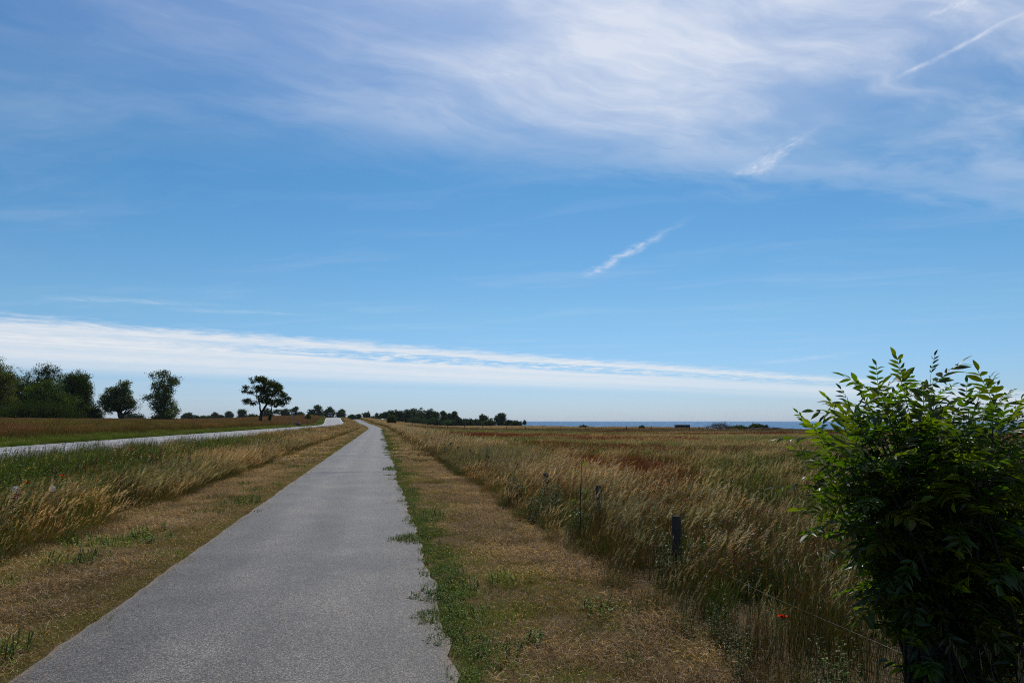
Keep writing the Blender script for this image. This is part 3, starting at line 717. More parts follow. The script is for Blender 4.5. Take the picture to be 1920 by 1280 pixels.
crop()

# ---- right hand: grass along the fence and the rust coloured meadow
def meadow():
    P = []; I = []; S = []; T = []
    # fringe along the fence
    xl, y, x = strip_pts(2.12, 5.2, -3.0, 30, 19); n = len(x); d = xl-2.12
    g = fbm(x*0.45, y*0.22, 71, 4); u = RNG.uniform(size=n)
    pw = np.clip(0.62-np.abs(d-0.55)*0.55, 0.03, 1)*np.clip(0.35+(g-0.42)*5, 0.05, 1.2)+0.30*(1-sst(y, 5, 11))
    k = np.where(u < pw*0.75, 2, np.where(RNG.uniform(size=n) < np.clip(0.80-0.24*d, 0.08, 1)*(0.25+0.75*sst(y, 6, 14)), 0, np.where(RNG.uniform(size=n) < 0.55, 1, 3)))
    ix = np.choose(k, [RNG.integers(0, 4, n), RNG.integers(4, 7, n), np.where(RNG.uniform(size=n) < 0.45, RNG.integers(10, 12, n), RNG.integers(12, 15, n)), RNG.integers(7, 10, n)])
    sc_ = RNG.uniform(0.72, 1.08, n)*(0.5+0.5*sst(d, -0.05, 0.9))*np.where(k == 2, 0.72, 1.0)
    q = sst(fbm(x*0.6, y*0.32, 77, 3), 0.34, 0.66)*(0.35+0.65*sst(y, 5, 13)); t = np.stack([0.55+0.62*q, 0.66+0.44*q, 0.55+0.45*q], -1)*RNG.uniform(0.75, 1.25, (n, 1))
    P.append(lift(x, y)); I.append(ix); S.append(sc_); T.append(t)
    # grass grown up round the posts
    py_ = np.repeat([6.5, 9.35, 12.4, 15.9, 19.3, 22.8, 26.3], 3); px_ = np.repeat([2.90, 3.06, 3.01, 3.14, 3.02, 3.02, 3.02], 3); n = len(py_)
    px_ = px_+RNG.uniform(-0.42, 0.25, n); py_ = py_+RNG.uniform(-0.75, -0.12, n)
    P.append(lift(px_, py_)); I.append(RNG.integers(0, 6, n)); S.append(RNG.uniform(0.7, 0.95, n)); T.append(np.ones((n, 3))*RNG.uniform(0.7, 1.1, (n, 1)))
    # near meadow
    n = 6500; yy = 1.0+31*np.sqrt(RNG.uniform(size=n)); xx = 4.2+RNG.uniform(size=n)*(4+yy*1.25)
    k = xx < 40; xx = xx[k]; yy = yy[k]; n = len(xx)
    g = fbm(xx*0.16, yy*0.10, 81, 4); h = fbm(xx*0.12, yy*0.34, 83, 3); u = RNG.uniform(size=n)
    ix = np.where(u < np.clip((h-0.60)*5, 0.04, 0.6), RNG.integers(0, 4, n), np.where(g+RNG.normal(0, .06, n) > 0.50, RNG.integers(7, 10, n), np.where(RNG.uniform(size=n) < 0.2, RNG.integers(10, 12, n), RNG.integers(4, 7, n))))
    t = np.stack([0.8+0.4*h, 0.8+0.38*h, 0.66+0.25*h], -1)*RNG.uniform(0.8, 1.2, (n, 1))
    P.append(lift(xx, yy)); I.append(ix); S.append(RNG.uniform(0.75, 1.1, n)*np.where(ix < 4, 0.82, 1.0)); T.append(t*0.70*np.where((ix < 4)[:, None], 1.2, np.stack([0.80+0.45*sst(g, 0.42, 0.58), 1.08-0.24*sst(g, 0.42, 0.58), 0.85+0*g], -1)))
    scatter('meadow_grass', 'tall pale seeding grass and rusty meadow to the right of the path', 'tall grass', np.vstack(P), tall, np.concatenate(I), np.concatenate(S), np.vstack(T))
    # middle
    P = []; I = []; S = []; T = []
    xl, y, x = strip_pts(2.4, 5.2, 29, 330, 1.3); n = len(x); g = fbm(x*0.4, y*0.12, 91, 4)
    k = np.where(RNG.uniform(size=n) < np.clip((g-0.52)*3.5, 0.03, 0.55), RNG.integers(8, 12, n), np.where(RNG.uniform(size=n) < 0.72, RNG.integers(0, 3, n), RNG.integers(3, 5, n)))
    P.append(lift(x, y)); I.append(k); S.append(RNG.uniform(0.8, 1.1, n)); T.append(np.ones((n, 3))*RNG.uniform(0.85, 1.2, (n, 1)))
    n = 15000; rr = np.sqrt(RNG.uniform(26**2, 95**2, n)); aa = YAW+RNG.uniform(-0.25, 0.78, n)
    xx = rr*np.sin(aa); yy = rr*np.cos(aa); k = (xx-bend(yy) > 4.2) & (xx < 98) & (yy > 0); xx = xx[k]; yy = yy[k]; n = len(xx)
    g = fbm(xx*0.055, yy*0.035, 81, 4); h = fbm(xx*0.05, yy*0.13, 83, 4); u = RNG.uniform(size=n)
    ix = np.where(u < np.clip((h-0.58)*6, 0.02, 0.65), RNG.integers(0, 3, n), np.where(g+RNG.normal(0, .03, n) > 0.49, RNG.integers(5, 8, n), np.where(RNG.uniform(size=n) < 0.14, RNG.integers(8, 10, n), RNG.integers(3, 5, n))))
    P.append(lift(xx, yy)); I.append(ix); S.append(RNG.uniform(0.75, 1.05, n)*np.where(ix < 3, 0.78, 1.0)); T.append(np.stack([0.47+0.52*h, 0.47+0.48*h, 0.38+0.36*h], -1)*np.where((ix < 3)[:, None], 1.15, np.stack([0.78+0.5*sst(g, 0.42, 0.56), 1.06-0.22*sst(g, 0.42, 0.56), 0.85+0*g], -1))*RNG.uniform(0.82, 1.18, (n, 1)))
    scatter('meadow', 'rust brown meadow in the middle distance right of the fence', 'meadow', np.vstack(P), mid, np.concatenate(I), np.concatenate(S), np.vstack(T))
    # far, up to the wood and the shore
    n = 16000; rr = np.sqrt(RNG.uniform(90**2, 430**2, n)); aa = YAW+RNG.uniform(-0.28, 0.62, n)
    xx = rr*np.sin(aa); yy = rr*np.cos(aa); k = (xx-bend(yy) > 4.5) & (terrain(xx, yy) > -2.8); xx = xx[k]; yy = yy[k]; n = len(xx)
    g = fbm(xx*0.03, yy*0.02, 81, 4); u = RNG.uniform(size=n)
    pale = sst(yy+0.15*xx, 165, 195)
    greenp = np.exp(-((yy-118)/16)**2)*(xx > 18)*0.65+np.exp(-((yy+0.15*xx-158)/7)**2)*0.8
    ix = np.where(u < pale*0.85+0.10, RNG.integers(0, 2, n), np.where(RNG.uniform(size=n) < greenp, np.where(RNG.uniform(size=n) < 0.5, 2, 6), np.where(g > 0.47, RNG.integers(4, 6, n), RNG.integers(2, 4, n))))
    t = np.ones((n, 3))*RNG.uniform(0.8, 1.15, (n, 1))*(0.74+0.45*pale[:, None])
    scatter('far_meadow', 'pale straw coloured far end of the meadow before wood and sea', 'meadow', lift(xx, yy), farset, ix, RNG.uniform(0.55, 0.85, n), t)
meadow()
# --PART2--
# ------------------------------------------------------------------ trees
def leaf_faces(ctr, size, col, rng, flat=0.0):
    n = len(ctr); a = rng.normal(0, 1, (n, 3)); a[:, 2] *= (1-flat); a /= np.linalg.norm(a, axis=1)[:, None]
    b = rng.normal(0, 1, (n, 3)); b -= a*(a*b).sum(1)[:, None]; b /= np.linalg.norm(b, axis=1)[:, None]
    s = (size*rng.uniform(0.6, 1.35, n))[:, None]
    V = np.stack([ctr-a*s*0.5, ctr+b*s*0.33, ctr+a*s*0.5, ctr-b*s*0.33], 1).reshape(-1, 3)
    F = np.arange(n*4).reshape(n, 4); C = np.repeat(col, 4, axis=0)
    return V, F, C
def crown_mesh(name, lobes, clumps, per, cr, leaf, base, rng, sq=1.0, hollow=2.4):
    vol = np.array([l[3]*l[4]*l[5] for l in lobes]); pr = vol**0.72; pr /= pr.sum()
    li = rng.choice(len(lobes), clumps, p=pr); L = np.array(lobes)[li]
    d = rng.normal(0, 1, (clumps, 3)); d /= np.linalg.norm(d, axis=1)[:, None]
    r = rng.uniform(0, 1, clumps)**(1/hollow)
    cc = L[:, :3]+d*r[:, None]*L[:, 3:6]
    lc = (rng.normal(1.0, 0.16, (len(lobes), 1)))[li]
    cb = np.clip(rng.normal(1.0, 0.22, (clumps, 1)), 0.5, 1.7)*lc; hue = rng.normal(0, 0.10, (clumps, 1))
    col = np.array(base)[None, :]*cb*np.hstack([1+hue, np.ones((clumps, 1)), 1-hue])
    off = rng.normal(0, 1, (clumps, per, 3))*cr*np.array((1, 1, 0.7*sq))
    P = (cc[:, None, :]+off).reshape(-1, 3); C = np.repeat(col, per, axis=0)*rng.uniform(0.75, 1.25, (clumps*per, 1))
    keep = P[:, 2] > 0.05
    V, F, C = leaf_faces(P[keep], leaf, C[keep], rng)
    return mesh(name, V, F, C)
def tree(name, label, px, D, top, width, cat='tree', group=None, style='dome', base=(0.05, 0.075, 0.022), n=260, per=26, leaf=None, low=0.12, seed=0, trunk_r=None, foot=None, z0=None):
    rng = np.random.default_rng(1000+seed*7+int(px)); x, y = ground_at(px, D); z = tz(x, y) if z0 is None else z0
    H = (789-top)*D/FPX+CAM_H-z; H = max(H, 1.2); Wd = width*D/FPX; leaf = leaf or max(0.12, D/683*0.95)
    root = empty(name, (x, y, z)); tag(root, label, cat, group)
    lob = []
    if style == 'dome':
        k = 9
        for i in range(k):
            a = rng.uniform(0, 6.283); rr = Wd*0.30*math.sqrt(rng.uniform()); h = rng.uniform(low+0.18, 0.86)
            w = Wd*rng.uniform(0.20, 0.30)*(1.15-0.75*abs(h-0.45)); lob.append((rr*math.cos(a), rr*math.sin(a), H*h, w, w, min(H*(0.99-h), H*rng.uniform(0.13, 0.2))))
        lob.append((0, 0, H*(0.5+low*0.5), Wd*0.36, Wd*0.36, H*(0.48-low*0.5)))
        lob.append((-Wd*0.22, 0, H*(low+0.26), Wd*0.24, Wd*0.26, H*0.2)); lob.append((Wd*0.24, 0, H*(low+0.24), Wd*0.24, Wd*0.26, H*0.2))
    elif style == 'column':
        for i in range(13):
            h = low+(0.96-low)*(i+0.5)/13; w = Wd*0.5*(0.62+0.4*rng.uniform())*(1.12-0.38*h)
            lob.append((rng.normal(0, Wd*0.10), rng.normal(0, Wd*0.10), H*h, w*0.88, w*0.88, H*0.085))
    elif style == 'spruce':
        for i in range(9):
            h = low+(1-low)*(i+0.4)/9; w = Wd*0.5*(1.02-h); lob.append((0, 0, H*h, w, w, H*0.06))
    elif style == 'bush':
        for i in range(9):
            f = (i+0.5)/9-0.5; hh = H*(1-1.3*f*f)*rng.uniform(0.62, 0.92); lob.append((f*Wd*0.82, rng.normal(0, Wd*0.08), hh*0.5, Wd*0.15, Wd*0.2, hh*0.5))
    me = crown_mesh('crown', lob, int(n*2.4), per, max(leaf*0.9, Wd*0.045), leaf*1.15, base, rng)
    link('crown', me, M['crown'], root)
    mb = MB(); tr = trunk_r or max(0.08, H*0.022)
    P = [(0, 0, -0.3)]+[(rng.normal(0, tr*0.5), rng.normal(0, tr*0.5), H*f) for f in (0.15, 0.35, 0.6, 0.85)]
    mb.tube(P, [tr*1.35, tr, tr*0.85, tr*0.55, tr*0.15], 7)
    for i in range(5):
        h = rng.uniform(0.2, 0.6)*H; a = rng.uniform(0, 6.283); L = Wd*0.3
        mb.tube([(0, 0, h), (math.cos(a)*L*0.5, math.sin(a)*L*0.5, h+H*0.10), (math.cos(a)*L, math.sin(a)*L, h+H*0.17)], [tr*0.5, tr*0.3, tr*0.08], 5)
    mb.build('trunk', M['bark'], root, True)
    return root
DK = (0.036, 0.056, 0.012); MG = (0.066, 0.100, 0.018); WL = (0.066, 0.092, 0.034); BL = (0.036, 0.062, 0.026)
# tall group at the left edge
tree('broadleaf_tree', 'yellowish green tree cut by the left picture edge', -8, 160, 668, 82, base=(0.075, 0.088, 0.018), n=420, per=30, low=0.02, seed=1)
tree('broadleaf_tree', 'dark tree second from the left edge behind its neighbours', 26, 186, 688, 70, base=DK, n=300, per=28, low=0.02, seed=2)
tree('broadleaf_tree', 'tallest tree of the left group with open feathery top', 66, 178, 680, 72, base=DK, n=420, per=24, low=0.05, seed=3)
tree('broadleaf_tree', 'mid green rounded tree at the front of the left group', 92, 165, 706, 88, base=MG, n=420, per=32, low=-0.05, seed=4)
tree('broadleaf_tree', 'dark dome shaped tree at the right end of the left group', 136, 172, 696, 80, base=DK, n=480, per=34, low=0.02, seed=5)
tree('shrub', 'long dark undergrowth hedge below the left tree group', 70, 158, 742, 150, 'hedge', style='bush', base=DK, n=420, per=26, seed=61)
tree('shrub', 'low bushy shrub between dark dome tree and pollard willow', 170, 168, 748, 44, 'shrub', style='bush', base=DK, n=150, per=24, seed=6)
# columnar tree
tree('poplar_tree', 'slender grey green tree standing alone right of the pollard willow', 305, 170, 697, 66, style='column', base=WL, n=330, per=22, leaf=0.26, low=0.02, seed=7)
# pollard willow with dead boughs
def willow():
    D = 165; x, y = ground_at(222, D); z = tz(x, y); k = D/FPX; rng = np.random.default_rng(22)
    root = empty('pollard_willow', (x, y, z)); tag(root, 'pollard willow with leaning trunk and bare dead branches to the right', 'tree')
    root.rotation_euler = (0, 0, -YAW)
    H = 77*k+CAM_H-z
    lob = [(-3.0, 0, H*0.52, 1.7, 1.7, 1.7), (-1.4, 0, H*0.70, 1.9, 1.8, 1.5), (0.6, 0, H*0.82, 1.5, 1.5, 1.5), (1.2, 0, H*0.66, 1.4, 1.5, 1.5), (-0.3, 0.3, H*0.5, 2.9, 2.4, 2.2),
           (2.2, 0, H*0.42, 1.4, 1.4, 1.5), (-2.2, 0, H*0.36, 2.0, 1.8, 1.6), (-3.9, 0, H*0.60, 0.9, 0.9, 0.6), (2.9, 0, H*0.48, 0.9, 0.9, 0.9), (1.6, 0, H*0.92, 0.7, 0.7, 0.6)]
    link('crown', crown_mesh('crown', lob, 700, 24, 0.36, 0.28, WL, rng), M['crown'], root)
    mb = MB(); mb.tube([(0.9, 0, -0.3), (0.9, 0, 0.8), (0.5, 0, 1.8), (0.1, 0, 2.5)], [0.75, 0.65, 0.7, 0.55], 9, jitter=0.08)
    for i in range(14):
        a = rng.uniform(-1.1, 0.9); L = rng.uniform(2.5, 5.0); mb.tube([(0.2, 0, 2.2), (math.sin(a)*L*0.5, rng.normal(0, 0.5), 2.2+math.cos(a)*L*0.55), (math.sin(a)*L*0.9, rng.normal(0, 0.9), 2.2+math.cos(a)*L)], [0.16, 0.09, 0.03], 5)
    mb.build('trunk', M['bark'], root, True)
    for i in range(9):
        a = 0.55+0.11*i+rng.normal(0, 0.06); L = rng.uniform(3.4, 6.2); b = MB()
        p1 = (0.9+math.sin(a)*L*0.5, rng.normal(0, 0.3), 2.0+math.cos(a)*L*0.42); p2 = (0.9+math.sin(a)*L*0.85, rng.normal(0, 0.5), 2.0+math.cos(a)*L)
        b.tube([(0.9, 0, 1.9), p1, p2], [0.13, 0.07, 0.015], 5)
        for j in range(4):
            f = rng.uniform(0.3, 0.95); q = [p1[c]+(p2[c]-p1[c])*f for c in range(3)]
            b.tube([q, (q[0]+rng.normal(0.35, 0.3), q[1]+rng.normal(0, 0.3), q[2]+rng.uniform(0.3, 1.1))], [0.03, 0.008], 4)
        b.build('dead_branch', M['bark'], root)
willow()
# lone wind-shaped tree by the road, with a thin ivy-clad one beside it
def lone():
    D = 150; k = D/FPX; x, y = ground_at(489, D); z = tz(x, y); rng = np.random.default_rng(5)
    root = empty('lone_tree', (x, y, z), -YAW); tag(root, 'lone wind-shaped tree with forked trunk beside the road', 'tree')
    def L(px, py, rx, rz, dy=0.0): return ((px-489)*k, dy, (789-py)*k+CAM_H-z, rx*k*1.12, rx*k*1.2, rz*k*1.1)
    lob = [L(488, 712, 13, 6), L(470, 714, 7, 5), L(502, 718, 14, 7), L(512, 724, 12, 7, 1), L(520, 733, 11, 6, -1), L(528, 741, 9, 6), L(536, 748, 6, 6), L(478, 728, 8, 5), L(490, 730, 14, 8),
           L(458, 729, 6, 4), L(454, 733, 5, 3), L(469, 736, 6, 4), L(505, 740, 15, 8), L(484, 745, 12, 5, 1), L(466, 752, 8, 3.5, -1), L(459, 757, 5, 2), L(495, 751, 14, 5), L(520, 752, 12, 5), L(532, 756, 7, 3), L(527, 760, 5, 2), L(472, 757, 7, 2.5)]
    link('crown', crown_mesh('crown', lob, 480, 26, 0.25, 0.27, (0.046, 0.062, 0.016), rng, hollow=1.9), M['crown'], root)
    def Q(px, py, dy=0.0): return ((px-489)*k, dy, (789-py)*k+CAM_H-z)
    mb = MB()
    mb.tube([(-0.1, 0, -0.3), Q(488.5, 785), Q(489, 776), Q(490, 771)], [0.42, 0.33, 0.32, 0.30], 9, jitter=0.06)
    mb.tube([Q(489, 774), Q(486.5, 766), Q(486, 758), Q(480, 742), Q(474, 728)], [0.22, 0.17, 0.14, 0.09, 0.03], 7)
    mb.tube([Q(490, 773), Q(494, 766), Q(498, 759), Q(505, 748), Q(516, 736)], [0.27, 0.25, 0.22, 0.14, 0.04], 7)
    mb.tube([Q(498, 759), Q(496, 745), Q(492, 728), Q(490, 714)], [0.18, 0.13, 0.08, 0.03], 6)
    mb.tube([Q(498, 759), Q(512, 753), Q(526, 752)], [0.15, 0.09, 0.03], 6)
    mb.tube([Q(486, 758), Q(474, 752), Q(461, 752)], [0.10, 0.06, 0.02], 5)
    mb.tube([Q(481, 744), Q(468, 738), Q(456, 732)], [0.09, 0.06, 0.02], 5)
    mb.build('trunk', M['bark'], root, True)
    x2, y2 = ground_at(506, D+3); z2 = tz(x2, y2); r2 = empty('ivy_tree', (x2, y2, z2), -YAW); tag(r2, 'thin trunk wrapped in dark ivy right beside the lone tree', 'tree')
    m2 = MB(); m2.tube([(0, 0, -0.3), (0.1, 0, 1.5), (0.25, 0, 3.0), (0.3, 0, 5.5)], [0.2, 0.15, 0.11, 0.05], 7); m2.build('trunk', M['bark'], r2, True)
    link('ivy', crown_mesh('ivy', [(0.05, 0, 0.5, 0.4, 0.4, 0.6), (0.1, 0, 1.6, 0.42, 0.4, 0.7), (0.2, 0, 2.6, 0.3, 0.3, 0.6)], 40, 16, 0.12, 0.2, DK, rng), M['crown'], r2)
    link('crown', crown_mesh('crown', [(0.5, 0, 5.0, 1.3, 1.2, 0.7), (1.4, 0, 4.4, 1.2, 1.0, 0.45)], 46, 20, 0.2, 0.25, (0.046, 0.062, 0.016), rng), M['crown'], r2)
lone()
# small round headed tree, sign and boulder across the road
def roadside():
    D = 145; k = D/FPX; rng = np.random.default_rng(9)
    x, y = ground_at(577, D); z = tz(x, y); r = empty('young_tree', (x, y, z)); tag(r, 'small round headed young tree on a thin stem by the road', 'tree')
    H = 13*k+CAM_H-z; link('crown', crown_mesh('crown', [(0, 0, H-0.5, 0.6, 0.6, 0.5), (0.15, 0, H-0.75, 0.5, 0.5, 0.35)], 34, 20, 0.12, 0.2, DK, rng), M['crown'], r)
    mb = MB(); mb.tube([(0, 0, -0.2), (0, 0, H*0.5), (0, 0, H-0.4)], [0.05, 0.04, 0.03], 6); mb.build('trunk', M['bark'], r)
    x, y = ground_at(548, D); z = tz(x, y); r = empty('sign_post', (x, y, z), -YAW); tag(r, 'slim grey post with small pale sign beyond the road', 'sign')
    H = 17*k+CAM_H-z; mb = MB(); mb.tube([(0, 0, -0.3), (0, 0, H)], 0.05, 8); mb.build('post', M['sign_grey'], r)
    mb = MB(); mb.box((0.12, -0.06, H-0.22), (0.32, 0.012, 0.19)); mb.build('sign_plate', M['sign_pale'], r)
    x, y = ground_at(559.5, D); z = tz(x, y)+0.45; r = empty('boulder', (x, y, z)); tag(r, 'dark hump shaped boulder with a short stake beside the road', 'boulder')
    V = []; F = []; n = 12; rings = [(0.0, 0.58), (0.14, 0.55), (0.30, 0.38), (0.44, 0.18), (0.52, 0.05)]
    for i, (h, rr) in enumerate(rings):
        for q in range(n):
            a = 6.283*q/n; s = 1+rng.uniform(-0.14, 0.14); V.append((rr*s*math.cos(a), rr*s*math.sin(a)*0.8, h-0.05+rng.uniform(-0.03, 0.03)))
    V = [(a, b, c if i >= n else -0.8) for i, (a, b, c) in enumerate(V)]
    for i in range(len(rings)-1):
        for q in range(n): F.append((i*n+q, i*n+(q+1) % n, (i+1)*n+(q+1) % n, (i+1)*n+q))
    F.append(tuple((len(rings)-1)*n+q for q in range(n)))
    link('stone', mesh('stone', V, F), M['dark_stone'], r)
    mb = MB(); mb.tube([(0.08, 0, 0.3), (0.10, 0, 0.95)], [0.05, 0.045], 7); mb.build('stake', M['post'], r)
M['sign_grey'] = plain_mat('galvanised', (0.20, 0.21, 0.20), 0.5, 0.4)
M['sign_pale'] = plain_mat('sign_back', (0.42, 0.45, 0.45), 0.5, 0.2)
M['dark_stone'] = plain_mat('dark_stone', (0.035, 0.033, 0.032), 0.85, nscale=4, namt=0.5, bump=0.5)
roadside()
# far tree line on the left horizon
ORD = ['first', 'second', 'third', 'fourth', 'fifth', 'sixth', 'seventh', 'eighth', 'ninth', 'tenth', 'eleventh', 'twelfth', 'thirteenth', 'fourteenth', 'fifteenth', 'sixteenth', 'seventeenth', 'eighteenth', 'nineteenth', 'twentieth', 'twenty-first', 'twenty-second', 'twenty-third', 'twenty-fourth', 'twenty-fifth', 'twenty-sixth', 'twenty-seventh', 'twenty-eighth', 'twenty-ninth', 'thirtieth']
farl = [(250, 771, 34, 'bush'), (351, 773, 17, 'dome'), (366, 777, 16, 'bush'), (379, 780, 9, 'dome'), (391, 780, 8, 'dome'), (403, 774, 13, 'dome'), (414, 779, 8, 'dome'), (429, 771, 13, 'dome'), (455, 767, 17, 'dome'),
        (474, 773, 26, 'bush'), (500, 764, 24, 'dome'), (517, 767, 9, 'dome'), (538, 766, 24, 'dome'), (553, 763, 10, 'column'), (564, 772, 12, 'dome'), (582, 768, 15, 'dome'), (596, 760, 19, 'dome'), (617, 762, 20, 'dome'), (639, 767, 17, 'dome')]
for i, (p, t, w, st) in enumerate(farl):
    tree('distant_tree', '%s distant dark tree from the left on the horizon behind the crop' % ORD[i], p, 520+12*(i % 4), t, w*1.15, style=st, base=BL, n=70, per=22, leaf=0.75, low=0.0, seed=40+i, group='distant trees on the left horizon')
mids = [(659, 778, 13, 'dome'), (672, 777, 9, 'dome'), (686, 774, 17, 'dome'), (690, 772, 7, 'spruce'), (700, 778, 14, 'bush'), (706, 773, 8, 'spruce'), (714, 775, 12, 'dome')]
for i, (p, t, w, st) in enumerate(mids):
    tree('distant_tree', '%s dark tree right of the road crest where the path disappears' % ORD[i], p, 455+9*(i % 3), t, w*1.15, style=st, base=BL, n=70, per=20, leaf=0.6, low=0.0, seed=70+i, group='trees behind the end of the path')
wood = [(722, 771, 13, 'dome'), (729, 769, 12, 'dome'), (736, 769, 7, 'spruce'), (742, 768, 7, 'spruce'), (750, 769, 14, 'dome'), (762, 767, 20, 'dome'), (776, 764, 20, 'dome'), (790, 763, 21, 'dome'), (804, 766, 20, 'dome'), (815, 771, 16, 'dome'),
        (831, 770, 15, 'dome'), (842, 775, 16, 'dome'), (852, 772, 9, 'column'), (862, 778, 14, 'bush'), (876, 781, 20, 'bush'), (784, 779, 34, 'bush'), (812, 783, 34, 'bush'), (842, 786, 34, 'bush'), (870, 788, 30, 'bush'),
        (893, 782, 20, 'bush'), (905, 776, 14, 'dome'), (916, 783, 18, 'bush'), (938, 775, 22, 'dome'), (954, 785, 14, 'bush'), (968, 787, 14, 'bush')]
for i, (p, t, w, st) in enumerate(wood):
    dd = 400 if st != 'bush' else 372
    tree('wood_tree', '%s tree from the left in the dark wood between path and sea' % ORD[i], p, dd+7*(i % 4), t, w*1.2, style=st, base=BL if i % 3 else (0.042, 0.066, 0.022), n=110, per=24, leaf=0.55, low=0.0, seed=90+i, group='trees of the dark wood by the shore')
tree('spit_tree', 'tiny dark tree alone on the spit at the start of the sea', 984, 400, 786.5, 6, base=BL, n=24, per=16, leaf=0.35, low=0.3, seed=130)
tree('hedge_tree', 'bushy olive green small tree on the right side of the path far ahead', 734, 190, 777, 15, base=(0.075, 0.088, 0.018), n=170, per=24, leaf=0.22, low=0.0, seed=131)
tree('shore_shrub', 'rounded green shrub on the shore against the sea', 1420, 160, 789, 34, 'shrub', style='bush', base=(0.055, 0.080, 0.028), n=150, per=24, leaf=0.2, seed=132)
tree('shore_shrub', 'low green scrub left of the rounded shore shrub', 1386, 164, 798, 42, 'shrub', style='bush', base=MG, n=110, per=24, leaf=0.2, seed=133)
tree('shore_shrub', 'small dark bush by itself on the shore left of the dark hut', 1203, 190, 795, 11, 'shrub', style='bush', base=DK, n=50, per=20, leaf=0.2, seed=134)
tree('shore_shrub', 'flat dark bush low on the shoreline below the middle of the sea', 1094, 215, 795, 20, 'shrub', style='bush', base=DK, n=50, per=20, leaf=0.22, seed=135)

# ------------------------------------------------------------------ house, vehicles
M['render_wall'] = plain_mat('house_wall', (0.45, 0.42, 0.38), 0.9, nscale=2, namt=0.15)
M['roof'] = plain_mat('house_roof', (0.16, 0.15, 0.15), 0.8, nscale=3, namt=0.25)
M['glass'] = plain_mat('dark_glass', (0.012, 0.014, 0.018), 0.08, spec=0.6)
M['rubber'] = plain_mat('rubber', (0.02, 0.02, 0.02), 0.85)
M['silver'] = plain_mat('silver_paint', (0.12, 0.125, 0.135), 0.28, 0.3, namt=0.05)
M['white_paint'] = plain_mat('white_paint', (0.75, 0.75, 0.74), 0.3, namt=0.05)
M['lamp_glass'] = plain_mat('headlight_glass', (0.75, 0.77, 0.80), 0.12, namt=0.05)
M['dark_trim'] = plain_mat('dark_trim', (0.025, 0.025, 0.027), 0.6)
def house(px, D, top, wpx, label, ang):
    x, y = ground_at(px, D); z = tz(x, y); k = D/FPX; H = (789-top)*k+CAM_H-z; w = wpx*k*0.5; d = 5.0; e = H*0.55
    r = empty('farmhouse', (x, y, z), ang); tag(r, label, 'house')
    V = [(-w, -d, -0.5), (w, -d, -0.5), (w, d, -0.5), (-w, d, -0.5), (-w, -d, e), (w, -d, e), (w, d, e), (-w, d, e), (0, -d, H-0.15), (0, d, H-0.15)]
    link('wall', mesh('wall', V, [(0, 1, 5, 8, 4), (2, 3, 7, 9, 6), (1, 2, 6, 5), (3, 0, 4, 7)]), M['render_wall'], r)
    mb = MB()
    for s in (-1, 1):
        a = (s*(w+0.5), -d-0.4, e-0.3); b = (s*(w+0.5), d+0.4, e-0.3); c = (0, d+0.4, H); q = (0, -d-0.4, H)
        up = np.array((0, 0, 0.16)); P = [np.array(v) for v in (a, b, c, q)]; mb.add(P+[v+up for v in P], [(0, 1, 2, 3), (7, 6, 5, 4), (0, 3, 7, 4), (1, 5, 6, 2), (0, 4, 5, 1), (3, 2, 6, 7)])
    rf = mb.build('roof', M['roof'], r); ch = MB(); ch.box((0.0, 1.5, H+0.4), (0.3, 0.3, 0.7)); ch.build('chimney', M['roof'], rf)
    for wx in (-w*0.45, w*0.45):
        f = MB(); f.box((wx, -d-0.02, e*0.55), (0.5, 0.05, 0.6)); wn = f.build('window', M['white_paint'], r); g = MB(); g.box((wx, -d-0.06, e*0.55), (0.42, 0.03, 0.52)); g.build('pane', M['glass'], wn)
house(516, 500, 776, 13, 'grey roofed house half hidden by the horizon trees near the lone tree', R(-12))
